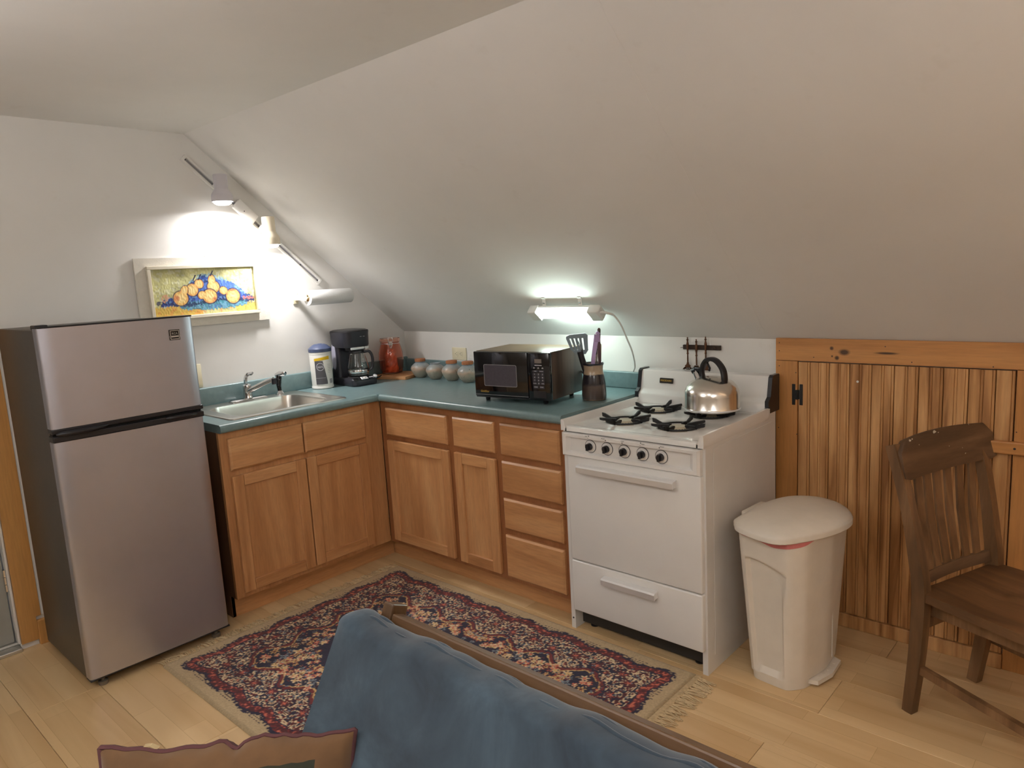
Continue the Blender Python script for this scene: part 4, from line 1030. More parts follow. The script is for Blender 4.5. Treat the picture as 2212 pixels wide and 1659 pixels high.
pt = thing('framed_painting', 'framed painting of yellow pears on blue above the refrigerator', 'painting', (XG, -1.2, 1.321))
py0, py1, pz1 = -.328, .332, .336       # local extents (y, z)
iy0, iy1, iz0, iz1 = -.267, .262, .052, .286
linen = plain('linen_mat', lin(222, 216, 204), .9, var=.05, nscale=30, bmp=.5, bscale=260, bdist=.002)
bm = BM()
for a, b_ in (((.004, py0, .0), (.016, py1, iz0)), ((.004, py0, iz1), (.016, py1, pz1)), ((.004, py0, iz0), (.016, iy0, iz1)), ((.004, iy1, iz0), (.016, py1, iz1))): box(bm, a, b_)
mk('mat_board', bm, linen, pt)
molding = plain('white_molding', lin(226, 218, 198), .4, var=.03)
for (ya, yb, za, zb) in ((iy0 - .012, iy1 + .012, iz0 - .012, iz0 + .004), (iy0 - .012, iy1 + .012, iz1 - .004, iz1 + .012), (iy0 - .012, iy0 + .004, iz0 + .0045, iz1 - .0045), (iy1 - .004, iy1 + .012, iz0 + .0045, iz1 - .0045)):
    bm = BM(); box(bm, (.0162, ya, za), (.034, yb, zb), .002); mk('molding', bm, molding, pt)
nx, ny = 300, 136
U = np.linspace(0, 1, nx)[None, :].repeat(ny, 0); V = np.linspace(0, 1, ny)[:, None].repeat(nx, 1)   # V up
n1 = vnoise(nx, ny, 14, 7, 1); n2 = vnoise(nx, ny, 40, 20, 2); n3 = vnoise(nx, ny, 90, 26, 3); n4 = vnoise(nx, ny, 6, 4, 4)
img = L3(200, 196, 128)[None, None] * (0.72 + .5 * n1[..., None]) + (n2 > .62)[..., None] * (L3(222, 220, 176) - L3(206, 200, 110)) * .5
img = np.clip(img, 0, 1)
def paint(mask, c, amt=1.0):
    global img
    m = np.clip(mask, 0, 1)[..., None] * amt; img = img * (1 - m) + np.asarray(c) * m
# lower ground: ochre left, green-blue right
Uw = U + (n2 - .5) * .05; Vw = V + (n3 - .5) * .07
paint(((Vw < .22 + .05 * (n1 - .5))) & (U < .45), L3(214, 176, 60)); paint((Vw < .2) & (U > .78), L3(200, 190, 80))
paint((n2 > .66) & (Vw < .2), L3(222, 150, 50), .7)
# blue drapery: hump shape
hump = .26 + .58 * np.exp(-((Uw - .52) / .30) ** 2) + .10 * np.exp(-((Uw - .78) / .1) ** 2)
blue = (Vw < hump) & (Vw > .20 + .06 * np.abs(Uw - .5)) & (Uw > .07) & (Uw < .97)
cb_ = L3(36, 78, 168)[None, None] * (.5 + .9 * n2[..., None]) + (n3 > .68)[..., None] * (L3(110, 170, 214) - L3(36, 78, 168)) * .55
m = blue.astype(float)[..., None]; img = img * (1 - m) + cb_ * m
paint(blue & (n1 < .36), L3(26, 34, 104), .8); paint(blue & (n4 > .62) & (V > .45), L3(70, 120, 210), .7)
paint((np.abs(Vw - hump) < .035) & (n2 > .4) & (U > .08) & (U < .95), L3(120, 170, 190), .7)
# teal table front
tl = (Vw < .30 - .25 * (Uw - .55) ** 2) & (Vw > .10 + .5 * (Uw - .55) ** 2) & (Uw > .24) & (Uw < .92)
paint(tl, L3(52, 138, 156) * 1.0, .95); paint(tl & (n3 > .56), L3(110, 170, 206), .7); paint(tl & (n3 < .3) & (V < .2), L3(60, 110, 190), .8)
paint((np.abs(Vw - .27 - .04 * np.cos(Uw * 9)) < .035) & (Uw > .03) & (Uw < .98) & (n2 > .25), L3(30, 36, 92), .85)
paint((np.abs(Vw - .30) < .03) & (Uw > .86), L3(206, 120, 80), .6); paint((np.hypot((U - .12) * 2.2, V - .38) < .09) & (n2 > .45), L3(214, 150, 110), .8)
def ell(cx, cy, rx, ry, a=0):
    a = math.radians(a); dx = (U - cx) * 2.26; dy = V - cy
    x = dx * math.cos(a) + dy * math.sin(a); y = -dx * math.sin(a) + dy * math.cos(a)
    return np.hypot(x / (rx * 2.26), y / ry)
def pear(parts, blush=None):
    d = np.minimum.reduce([ell(*p) for p in parts])
    paint(np.clip((1.16 - d) / .06, 0, 1), L3(70, 44, 66), .85)
    sh = np.clip((1.0 - d) / .05, 0, 1)
    paint(sh, L3(236, 186, 88)); paint(sh * np.clip((.8 - d) / .4, 0, 1), L3(240, 208, 130), .9); paint(sh * (d > .8) * (n2 > .4), L3(224, 142, 62), .7)
    if blush is not None: paint(sh * np.clip(1 - ell(*blush), 0, 1) ** .5, L3(206, 84, 40), .85)
pear([(.37, .54, .056, .13), (.44, .66, .042, .10, 30)])
pear([(.575, .58, .06, .13), (.565, .72, .035, .12)])
pear([(.255, .375, .068, .15), (.295, .53, .034, .11, -25)], (.22, .38, .03, .07))
pear([(.455, .42, .04, .08, 40), (.53, .385, .070, .15)], (.575, .33, .022, .05))
pear([(.67, .49, .042, .085, -20), (.76, .36, .070, .16)], (.76, .49, .04, .03))
for sx_, sy_ in ((.40, .79), (.57, .87), (.45, .80)):
    paint((np.abs(U - sx_ - (V - sy_) * .25) < .006) & (np.abs(V - sy_) < .06), L3(30, 32, 80))
img = img * .86 + img.mean(-1, keepdims=True) * .14
yy = iy0 + .001 + (iy1 - iy0 - .002) * U; zz = iz0 + .001 + (iz1 - iz0 - .002) * V
Pg = np.stack([np.full_like(yy, .0205) + (n3 - .5) * .0012, yy, zz], -1)
grid_obj('canvas', Pg, img, attr_mat('oil_paint', 'paint', .55), pt, 'paint')
bm = BM(); box(bm, (.001, iy0 - .01, iz0 - .01), (.0165, iy1 + .01, iz1 + .01)); mk('backing', bm, M['dark_void'], pt)
bm = BM(); cyl(bm, (0, .02, pz1 + .008), (.012, .02, pz1 + .010), .004, seg=10); mk('hanger_nail', bm, M['satin'], pt)

# ---- track light
wm = plain('track_white', (0.76, .74, .70, 1), .35, var=.02)
tk = thing('track_light', 'white wall track light with two spot heads along the slope', 'track light', (XG, -1.236, 2.136))
ang = math.atan2(-.634, .697)
MT = Matrix.Rotation(ang, 4, 'X'); TL = .942
bm = BM()
box(bm, (.0005, 0, -.017), (.006, TL, .017), 0, 1, MT); box(bm, (.006, 0, -.017), (.019, TL, -.0075), .001, 1, MT); box(bm, (.006, 0, .0075), (.019, TL, .017), .001, 1, MT)
box(bm, (.006, 0, -.008), (.019, .012, .008), 0, 1, MT); box(bm, (.006, TL - .012, -.008), (.019, TL, .008), 0, 1, MT)
mk('track', bm, wm, tk)
bm = BM(); box(bm, (.006, .012, -.0075), (.0075, TL - .012, .0075), 0, 1, MT); mk('track_slot', bm, M['grey_print'], tk)
for q in (.015, TL - .018, TL * .84):
    bm = BM(); t_ = bmesh.new(); cyl(t_, (.0072, q, 0), (.0105, q, 0), .004, seg=10); bmesh.ops.transform(t_, matrix=MT, verts=t_.verts); addm(bm, t_); mk('screw', bm, M['dark_print'], tk)
bm = BM(); box(bm, (.0195, .315, -.030), (.046, .445, .030), .006, 2, MT); mk('feed_box', bm, wm, tk, 40)
bm = BM(); t_ = bmesh.new(); cyl(t_, (.0455, .37, -.006), (.0468, .37, -.006), .003, seg=8); bmesh.ops.transform(t_, matrix=MT, verts=t_.verts); addm(bm, t_); mk('feed_screw', bm, M['dark_print'], tk)
cream = plain('spot_cream', lin(232, 220, 196), .35, var=.02)
BULB = glow('led_bulb_face', (1.0, .98, .97, 1), 9.0)
def spot(q, cx, cy, ztop, zbot, mat):
    """q: place along the track; can axis upright at (cx,cy) (world)"""
    o0 = Vector((XG, -1.236, 2.136))
    a_ = MT @ Vector((.02, q, 0)); cw = Vector((cx, cy, 0)) - Vector((o0.x, o0.y, 0)); zt = ztop - o0.z; zb = zbot - o0.z
    h = zt - zb
    b_ = BM(); box(b_, (.0192, q - .028, -.012), (.038, q + .028, .012), .003, 2, MT); ad = mk('head_adapter', b_, wm, tk, 40)
    b_ = BM(); tube(b_, [a_ + Vector((.01, 0, 0)), Vector((cw.x - .03, cw.y - .0, zt - h * .45))], .009, 12); mk('knuckle', b_, wm, ad, 40)
    b_ = BM(); lathe(b_, [(.0, 0), (.031, 0), (.033, -.004), (.033, -h * .50), (.036, -h * .56), (.047, -h * .68), (.0505, -h * .76), (.0505, -h + .004), (.0490, -h + .004), (.046, -h * .78), (.03, -h * .6), (.0, -h * .58)], 36, (cw.x, cw.y, zt), cap0=False, cap1=False)
    hd = mk('spot_head', b_, mat, tk, 40)
    b_ = BM(); lathe(b_, [(.030, .03), (.0425, .012), (.0425, .0), (.040, -.008), (.028, -.015), (.0, -.018)], 28, (cw.x, cw.y, zb + .004), cap0=True, cap1=False); mk('bulb', b_, BULB, hd, 40)
    ld = bpy.data.lights.new('spot_light', 'AREA'); ld.shape = 'DISK'; ld.size = .07; ld.energy = P_SPOT; ld.color = (1.0, .975, .97); ld.spread = math.radians(168)
    lo = bpy.data.objects.new('bulb_light', ld); COL.objects.link(lo); lo.parent = hd; lo.location = (cw.x, cw.y, zb - .018)
spot(.208, .158, -1.112, 2.048, 1.914, plain('spot_grey_white', lin(206, 202, 208), .35, var=.02))
spot(.512, .158, -.879, 1.850, 1.704, cream)

# ---- paper towel holder and roll
ph = thing('towel_holder', 'cream wall bracket holding the paper towel roll', 'holder', (XG, -.70, 1.42))
bm = BM(); box(bm, (.0005, -.016, -.030), (.009, .016, .034), .003, 2); mk('wall_plate', bm, M['cream_plastic'], ph, 40)
bm = BM(); strip(bm, bez([(.006, 0, .004), (.03, .004, .006), (.065, .012, .004), (.085, .024, .0)], 10), .012, .030, up=(0, 0, 1)); mk('arm', bm, M['cream_plastic'], ph, 40)
bm = BM(); cyl(bm, (.085, .02, 0), (.085, .325, .004), .008, seg=14); mk('rod', bm, M['cream_plastic'], ph, 40)
rollm = plain('paper_towel', (0.80, .80, .79, 1), .9, var=.02, bmp=.5, bscale=120, bdist=.002)
pr = thing('paper_towel_roll', 'white paper towel roll on the wall bracket above the counter', 'paper towel', (XG + .085, -.672, 1.42))
bm = BM(); t_ = bmesh.new(); lathe(t_, [(.019, 0), (.0395, 0), (.041, .002), (.041, .276), (.0395, .278), (.019, .278)], 36, cap0=False, cap1=False); lathe(t_, [(.019, 0), (.019, .278)], 36, cap0=False, cap1=False)
bmesh.ops.transform(t_, matrix=Matrix.Rotation(-PI / 2, 4, 'X'), verts=t_.verts); addm(bm, t_); mk('sheets', bm, rollm, pr, 40)
bm = BM(); t_ = bmesh.new(); lathe(t_, [(.0185, -.003), (.0185, .281), (.0165, .281), (.0165, -.003)], 28, cap0=False, cap1=False); bmesh.ops.transform(t_, matrix=Matrix.Rotation(-PI / 2, 4, 'X'), verts=t_.verts); addm(bm, t_); mk('cardboard_core', bm, plain('cardboard', lin(190, 160, 120), .9), pr, 40)

# ---- fluorescent lamp on the slope
aS = math.atan2(ZC - ZK, YC - YK)
org = slope_pt(1.515, .249, 0.0)
fl = thing('fluorescent_lamp', 'white fluorescent strip lamp mounted on the slope above the microwave', 'lamp', tuple(org), rot=(aS, 0, 0))
MI = (Matrix.Translation(org) @ Matrix.Rotation(aS, 4, 'X')).inverted()
lampw = plain('lamp_white_plastic', (0.74, .72, .68, 1), .4, var=.02)
bm = BM(); box(bm, (-.175, -.012, .022), (.175, .030, .034), .004, 2); mk('housing', bm, lampw, fl, 40)
for s in (-1, 1):
    bm = BM()
    loft(bm, [[(x * s, y, z) for (y, z) in rrect(y0_, z0_, y1_, z1_, .005, 3)] for x, y0_, z0_, y1_, z1_ in ((.150, -.030, .026, .030, .056), (.155, -.036, .020, .034, .066), (.205, -.036, .020, .032, .066), (.212, -.030, .024, .026, .058))]); mk('end_cap', bm, lampw, fl, 40)
bm = BM(); cyl(bm, (-.152, -.012, .054), (.152, -.012, .054), .0125, seg=20); mk('tube', bm, glow('fluorescent_tube', (.82, 1.0, .97, 1), 7.0), fl, 40)
ld = bpy.data.lights.new('tube_light', 'AREA'); ld.shape = 'RECTANGLE'; ld.size = .29; ld.size_y = .02; ld.energy = P_TUBE; ld.color = (.80, 1.0, .93); ld.spread = PI
for k, (yy_, zz_, ax_) in enumerate(((-.012, .068, PI), (-.027, .054, -PI / 2), (.004, .0545, PI / 2))):
    l2 = ld if k == 0 else ld.copy()
    l2.energy = P_TUBE * (1.0, .6, .8)[k]
    lo = bpy.data.objects.new('tube_light', l2); COL.objects.link(lo); lo.parent = fl; lo.location = (0, yy_, zz_); lo.rotation_euler = (ax_, 0, 0)
for x in (-.115, .10):
    bm = BM(); strip(bm, [(x, .024, .030), (x, .040, .016), (x, .052, .003)], .020, .0025, up=(0, 0, 1)); strip(bm, [(x, .050, .0025), (x, .064, .0025)], .020, .003, up=(0, 0, 1)); cl_ = mk('mounting_clip', bm, lampw, fl)
    bm = BM(); box(bm, (x - .006, .034, .0175), (x + .006, .046, .0185), 0, 1); mk('clip_slot', bm, M['dark_print'], cl_)
cpts = [MI @ Vector(p) for p in [(1.722, -.176, 1.296), (1.752, -.172, 1.296), (1.776, -.150, 1.285), (1.787, -.11, 1.24), (1.786, -.06, 1.17), (1.782, -.01, 1.10), (1.770, .028, 1.03), (1.755, .036, 1.0)]]
bm = BM(); tube(bm, bez(cpts, 32), .0042, 8); mk('power_cord', bm, lampw, fl, 60)
bm = BM(); tube(bm, bez(cpts[:3], 6), [.0075, .007, .0068, .0065, .006, .0055, .005][:7], 10); mk('strain_relief', bm, lampw, fl, 60)

# ---- outlet and switch plates
def outlet_plate():
    t = thing('wall_outlet', 'cream duplex outlet plate on the knee wall behind the ceramic pots', 'outlet', (.542, YK, 1.040))
    b_ = BM(); box(b_, (-.060, -.0065, -.037), (.060, -.0003, .037), .003, 2); mk('cover_plate', b_, M['cream_plastic'], t, 40)
    for dx in (-.0195, .0195):
        b_ = BM(); loft(b_, [[(dx + .0145 * max(-.8, min(.8, math.cos(2 * PI * k / 24))), -yq, .0165 * math.sin(2 * PI * k / 24)) for k in range(24)] for yq in (.0064, .0082)]); rc = mk('receptacle', b_, M['cream_plastic'], t, 40)
        b_ = BM()
        for sz in (-.0062, .0062): box(b_, (dx - .003, -.0086, sz - .001), (dx + .005, -.0080, sz + .001))
        cyl(b_, (dx - .0085, -.0086, 0), (dx - .0085, -.0080, 0), .0025, seg=8); mk('slots', b_, M['dark_print'], rc)
outlet_plate()
sw = thing('switch_plate', 'cream wall plate beside the refrigerator above the backsplash', 'switch', (XG, -1.305, 1.070))
bm = BM(); box(bm, (.0003, -.037, -.058), (.0065, .037, .060), .003, 2); mk('cover_plate', bm, M['cream_plastic'], sw, 40)
bm = BM(); box(bm, (.006, -.005, -.012), (.014, .005, .010), .002); mk('toggle', bm, M['cream_plastic'], sw)

# ---- utensil rack with three brass utensils
rk = thing('utensil_rack', 'dark wooden utensil rack on the wall above the stove', 'rack', (2.110, YK, 1.1235))
bm = BM(); box(bm, (-.092, -.012, -.0105), (.090, -.0004, .0105), .002); mk('bar', bm, M['dark_wood'], rk)
for x in (-.064, -.021, .023, .067):
    bm = BM(); tube(bm, [(x, -.011, .0), (x, -.022, -.002), (x, -.026, .004)], .0016, 6); mk('hook', bm, M['bronze'], rk, 60)
bm = BM(); tube(bm, [(-.088, -.006, -.002), (-.100, -.010, -.003), (-.104, -.012, -.004)], .0014, 6); mk('end_hook', bm, M['bronze'], rk, 60)
def util(x, top, bot, label, kind):
    t = thing('brass_' + kind, label, kind, (x, YK - .021, bot))
    h = top - bot
    prf = [(.0005, h), (.0028, h - .004), (.0018, h - .009), (.0046, h - .012), (.0026, h - .017), (.0028, h - .022), (.0046, h - .032), (.0048, h - .045), (.0030, h - .062), (.0028, h - .070), (.0042, h - .074), (.0024, h - .079), (.0028, h - .100), (.0026, h - .118)]
    prf = [(r * 1.3, z) for r, z in prf if z > -.001]
    b_ = BM(); lathe(b_, list(reversed(prf)), 10); mk('handle', b_, M['bronze'], t, 50)
    return t
t = util(2.047, 1.171, 1.045, 'aged brass skimmer with round perforated head on the rack', 'skimmer')
bm = BM(); prism(bm, [(-.004, .012), (.004, .012), (.006, .003), (.014, -.004), (.012, -.010), (-.012, -.010), (-.014, -.004), (-.006, .003)], -.002, .002, 'y'); mk('neck', bm, M['bronze'], t)
bm = BM(); R0 = .0285; holes = [(r * math.cos(a), r * math.sin(a)) for r, n in ((0, 1), (.010, 6), (.019, 12)) for a in [2 * PI * k / n + (.3 if n == 12 else 0) for k in range(n)]]
gN = 72; vs = {}
for i in range(gN):
    for j in range(gN):
        cx = (i + .5) / gN * 2 * R0 - R0; cz = (j + .5) / gN * 2 * R0 - R0
        if math.hypot(cx, cz) > R0 or any(math.hypot(cx - hx_, cz - hz_) < .0025 for hx_, hz_ in holes): continue
        q = []
        for di, dj in ((0, 0), (1, 0), (1, 1), (0, 1)):
            k = (i + di, j + dj)
            if k not in vs:
                X_ = k[0] / gN * 2 * R0 - R0; Z_ = k[1] / gN * 2 * R0 - R0
                vs[k] = bm.verts.new((X_, .0065 - .0085 * (X_ * X_ + Z_ * Z_) / R0 ** 2, Z_ - .034))
            q.append(vs[k])
        bm.faces.new(q)
g_ = bmesh.ops.solidify(bm, geom=bm.faces[:], thickness=.0012); mk('perforated_head', bm, M['bronze'], t, 60)
t = util(2.090, 1.163, 1.040, 'aged brass spoon with oval bowl hanging on the rack', 'spoon')
bm = BM(); R_ = []
for k in range(9):
    q = k / 8; z = .004 - .062 * q; wv = .0165 * math.sin(PI * (.08 + .92 * q) ** .75) + .0015
    R_.append([(wv * math.cos(PI * j / 8), -.001 + .009 * math.sin(PI * q) * (math.sin(PI * j / 8)), z) for j in range(9)] + [(wv * .92 * math.cos(PI * j / 8), -.002 + .008 * math.sin(PI * q) * (math.sin(PI * j / 8)), z) for j in range(8, -1, -1)])
loft(bm, R_); mk('bowl', bm, M['bronze'], t, 60)
t = util(2.135, 1.175, 1.050, 'aged brass spatula hanging behind the kettle handle', 'spatula')
bm = BM(); prism(bm, [(-.004, .012), (.004, .012), (.005, .002), (.015, -.003), (.012, -.010), (.013, -.03), (.019, -.036), (.021, -.075), (-.021, -.075), (-.019, -.036), (-.013, -.03), (-.012, -.010), (-.015, -.003), (-.005, .002)], -.002, .001, 'y'); mk('blade', bm, M['bronze'], t)
# ================================================================== rug
RX0, RX1, RY0, RY1 = .715, 2.435, -1.866, -.650
def rug_pattern(LU, LV, st):
    """persian-style pattern on one quarter, mirrored both ways"""
    nu, nv = int(LU / 2 / st) + 1, int(LV / 2 / st) + 1
    u = np.linspace(0, LU / 2, nu); v = np.linspace(0, LV / 2, nv)
    Uq, Vq = np.meshgrid(u, v)
    d = np.minimum(Uq, Vq); horiz = Vq <= Uq
    s = np.where(horiz, Uq - LU / 2, Vq - LV / 2)
    cream, navy, red, salmon, white, sky, dred, gold = (np.array(lin(*c)[:3]) for c in ((182, 160, 124), (27, 25, 54), (112, 34, 38), (198, 104, 80), (216, 194, 156), (124, 138, 146), (74, 24, 32), (206, 170, 110)))
    col = np.empty(Uq.shape + (3,)); col[:] = navy
    Pd = np.where(horiz, LU / 2 / 4.0, LV / 2 / 3.0)
    ph = (s / Pd) % 1.0
    arch = np.abs(np.sin(PI * ph)); w = np.cos(2 * PI * ph)
    nz = vnoise(nu, nv, nu / 4, nv / 4, 11); nz2 = vnoise(nu, nv, nu / 2.2, nv / 2.2, 12)
    dj = d + (nz - .5) * .012
    b0 = .082 - .028 * arch                     # outer scallop
    b1 = b0 + .042                              # inner edge of red band
    b2 = .232 + .030 * w                        # inner edge of the cream ground
    b3 = b2 + .022
    S = lambda m, c: col.__setitem__(m, c)
    S(dj < b0, cream)
    S((dj >= b0 - .010) & (dj < b0) & (nz2 > .42), navy)
    S((dj >= b0) & (dj < b1), red); S((dj >= b0) & (dj < b1) & (nz2 > .60), dred); S((dj >= b0 + .008) & (dj < b1 - .006) & (nz2 < .3), salmon)
    S((dj >= b0) & (dj < b0 + .006), navy); S((dj >= b1 - .005) & (dj < b1), navy)
    S((dj >= b1) & (dj < b2), white); S((dj >= b1) & (dj < b2) & (nz2 > .58), navy); S((dj >= b1) & (dj < b2) & (nz2 < .33), red); S((dj >= b1) & (dj < b2) & (nz2 < .2), dred)
    S((dj >= b2) & (dj < b2 + .006), navy); S((dj >= b2 + .006) & (dj < b3), red); S((dj >= b3) & (dj < b3 + .006), gold)
    # rosettes in the border, one per half period
    rs = np.random.RandomState(5)
    def stamp(cu, cv, R, petals, c1, c2, c3=None, rot=0.0, depth=.35):
        i0, i1 = max(0, int((cu - R) / LU * 2 * (nu - 1))), min(nu, int((cu + R) / LU * 2 * (nu - 1)) + 2)
        j0, j1 = max(0, int((cv - R) / LV * 2 * (nv - 1))), min(nv, int((cv + R) / LV * 2 * (nv - 1)) + 2)
        if i1 <= i0 or j1 <= j0: return
        du = Uq[j0:j1, i0:i1] - cu; dv = Vq[j0:j1, i0:i1] - cv
        r = np.hypot(du, dv); th = np.arctan2(dv, du) + rot
        lim = R * (1 - depth + depth * np.cos(petals * th))
        sub = col[j0:j1, i0:i1]
        sub[r < lim] = c1; sub[r < lim * .55] = c2
        if c3 is not None: sub[r < lim * .28] = c3
    for hz in (True, False):
        Pq = (LU / 2 / 4.0) if hz else (LV / 2 / 3.0); half = LU / 2 if hz else LV / 2
        k = 0
        while k * Pq / 2 < half:
            a = half - k * Pq / 2
            if a > .19:
                e = .175 if k % 2 else .165
                cu, cv = (a, e) if hz else (e, a)
                stamp(cu, cv, .045 if k % 2 else .036, 8, navy if k % 2 else dred, red, salmon, rs.rand())
                for q in range(7):
                    t = 2 * PI * q / 7; stamp(cu + .058 * math.cos(t), cv + .05 * math.sin(t), .011, 4, dred if q % 2 else navy, sky if q % 3 else salmon)
                # tufts in the outer cream edge at every notch
                if k % 2 == 0:
                    for q in (-2, -1, 0, 1, 2):
                        for rr_ in (.05, .062, .074):
                            o = q * (.088 - rr_) * .42; stamp(*((a + o, rr_) if hz else (rr_, a + o)), .0048, 2, dred if q % 2 else navy, navy)
                        
            k += 1
    # flowers over the navy field, thinning out to plain navy
    for _ in range(480):
        cu, cv = rs.uniform(.2, LU / 2), rs.uniform(.2, LV / 2)
        dd = min(cu, cv)
        half = ((cu - LU / 2) / (LU / 2 - .30)) ** 2 + ((cv - LV / 2) / (LV / 2 - .29)) ** 2
        if dd < .265: continue
        inner = ((cu - LU / 2) / .30) ** 2 + ((cv - LV / 2) / .14) ** 2
        if .30 < half < .78 and inner > 1.0 and rs.rand() < .95: continue
        k = rs.randint(6); R = rs.uniform(.010, .021)
        c1 = (white, salmon, gold, white, sky, red)[k]; c2 = (salmon, white, red, gold, navy, gold)[k]
        stamp(cu, cv, R, rs.randint(4, 7), c1, c2, None, rs.rand() * 6, .3)
    for _ in range(560):
        cu, cv = rs.uniform(.12, LU / 2), rs.uniform(.12, LV / 2); dd = min(cu, cv)
        half = ((cu - LU / 2) / (LU / 2 - .30)) ** 2 + ((cv - LV / 2) / (LV / 2 - .29)) ** 2
        inner = ((cu - LU / 2) / .30) ** 2 + ((cv - LV / 2) / .14) ** 2
        if .28 < half < .80 and inner > 1.0: continue
        if dd < .14: continue
        if dd < .24: stamp(cu, cv, rs.uniform(.005, .009), 2, (navy, dred, red, sky)[rs.randint(4)], navy, None, rs.rand() * 6)
        else: stamp(cu, cv, rs.uniform(.004, .009), 2, (salmon, gold, white, red, sky, dred)[rs.randint(6)], (red, navy, gold)[rs.randint(3)], None, rs.rand() * 6)
    edge = d < .012
    col[edge] = cream * .86
    q = np.concatenate([col, col[:, ::-1][:, 1:]], 1); q = np.concatenate([q, q[::-1][1:]], 0)
    return q
st_ = .0038
rc = rug_pattern(RX1 - RX0, RY1 - RY0, st_)
nv_, nu_ = rc.shape[:2]
# slight yarn-to-yarn variation
rc = rc * (.86 + .28 * np.random.RandomState(8).rand(nv_, nu_, 1))
uu = np.linspace(0, RX1 - RX0, nu_); vv = np.linspace(0, RY1 - RY0, nv_); UU, VV = np.meshgrid(uu, vv)
dE = np.minimum.reduce([UU, VV, RX1 - RX0 - UU, RY1 - RY0 - VV])
hz_ = .0095 * np.clip(dE / .008, 0, 1) ** .5 + .0008 + .0007 * np.random.RandomState(9).rand(nv_, nu_)
rug = thing('rug', 'navy and red floral oriental rug with cream fringe on the floor', 'rug', (RX0, RY0, 0))
grid_obj('pile', np.stack([UU, VV, hz_], -1), np.clip(rc, 0, 1), attr_mat('rug_wool', 'yarn', .95, .2), rug, 'yarn')
frm = plain('fringe_cotton', lin(196, 172, 134), .9, var=.2, nscale=80)
random.seed(12)
for side in (0, 1):
    bm = BM()
    x_e = 0.0 if side == 0 else RX1 - RX0; sg = -1 if side == 0 else 1
    y = .006
    Lr = .06 if side == 0 else .085
    while y < RY1 - RY0 - .006:
        a = random.uniform(-.5, .5); L_ = Lr * random.uniform(.75, 1.1)
        p0 = Vector((x_e, y, .006)); p1 = p0 + Vector((sg * L_ * .5, a * L_ * .35, -.001 + random.uniform(0, .003))); p2 = p0 + Vector((sg * L_, a * L_ * .9 + random.uniform(-.008, .008), -.0035))
        tube(bm, [p0, p1, p2], [.0028, .0025, .0016], 4)
        y += random.uniform(.0038, .006)
    tag(mk('fringe', bm, frm, rug, 60), kind='stuff')
bm = BM(); box(bm, (RX1 - RX0 - .002, .0, .001), (RX1 - RX0 + .022, RY1 - RY0, .009), .004); mk('end_hem', bm, frm, rug, 60)

# ================================================================== futon
fu = thing('futon', 'brown wooden futon base behind the blue mattress', 'futon', (2.42, -2.0, 0))
fw = wood('futon_wood', [lin(74, 52, 32), lin(98, 70, 44), lin(114, 84, 54)], 'x', .4, ring=8, coat=.3)
fwz = wood('futon_wood_upright', [lin(74, 52, 32), lin(98, 70, 44), lin(114, 84, 54)], 'z', .4, ring=8, coat=.3)
FLn = 1.95
tilt = math.radians(24)
def lean(p):        # (x, along-back u from hinge, offset v) -> local
    return Vector((p[0], -.24 + p[1] * math.sin(tilt) + p[2] * math.cos(tilt), .25 + p[1] * math.cos(tilt) - p[2] * math.sin(tilt)))
def lbox(bm, a, b_, bev=.003):
    t_ = bmesh.new(); box(t_, a, b_, bev)
    for v in t_.verts: v.co = lean(v.co)
    addm(bm, t_)
bm = BM(); lbox(bm, (.045, .525, -.012), (FLn - .045, .605, .020), .004); mk('top_rail', bm, fw, fu)
bm = BM(); lbox(bm, (.045, .0, -.012), (FLn - .045, .07, .012)); mk('lower_rail', bm, fw, fu)
for x in (.012, FLn - .044):
    bm = BM(); lbox(bm, (x, -.02, -.014), (x + .032, .622, .030), .004); mk('back_stile', bm, fwz, fu)
for k in range(9):
    x = .22 + k * .185; bm = BM(); lbox(bm, (x, .07, -.008), (x + .05, .53, .008)); mk('back_slat', bm, fwz, fu)
for x in (-.06, FLn):
    for y in (-.12, -.93):
        bm = BM(); box(bm, (x, y - .03, 0), (x + .05, y + .03, .40), .004); mk('leg', bm, fwz, fu)
    bm = BM(); box(bm, (x - .01, -1.0, .4005), (x + .06 - (.012 if x < 0 else 0), -.06, .425), .006); mk('arm_rest', bm, fw, fu)
    bm = BM(); box(bm, (x + .012, -.90, .20), (x + .038, -.15, .28), .004); mk('side_rail', bm, fw, fu)
bm = BM(); box(bm, (.0, -.97, .22), (FLn, -.94, .29), .004); mk('seat_rail', bm, fw, fu)
bm = BM(); box(bm, (.0, -.29, .20), (FLn, -.26, .26), .004); mk('seat_rail', bm, fw, fu)

# mattress: one folded slab, profile swept along x
def denim():
    m, nt, b = new_mat('blue_suede_cloth'); setp(b, rough=.95, sheen=.3, spec=.2)
    v = coords(nt)
    f = noise(nt, v, 5.5, 5, .62, .6)
    r = ramp(nt, [(0.32, lin(52, 62, 73)), (0.5, lin(64, 78, 90)), (0.68, lin(78, 95, 108))]); nt.links.new(f, r.inputs[0])
    f2 = noise(nt, v, 60, 3, .6); r2 = ramp(nt, [(0.3, (.86, .88, .9, 1)), (.7, (1, 1, 1, 1))]); nt.links.new(f2, r2.inputs[0])
    nt.links.new(mixc(nt, .7, r.outputs[0], r2.outputs[0], 'MULTIPLY'), b.inputs['Base Color']); bump(nt, b, noise(nt, v, 700, 2), .15, .0006)
    return m
DN = denim()
fm = thing('futon_mattress', 'slate-blue futon mattress folded over the frame in the foreground', 'mattress', (2.42, -2.0, 0))
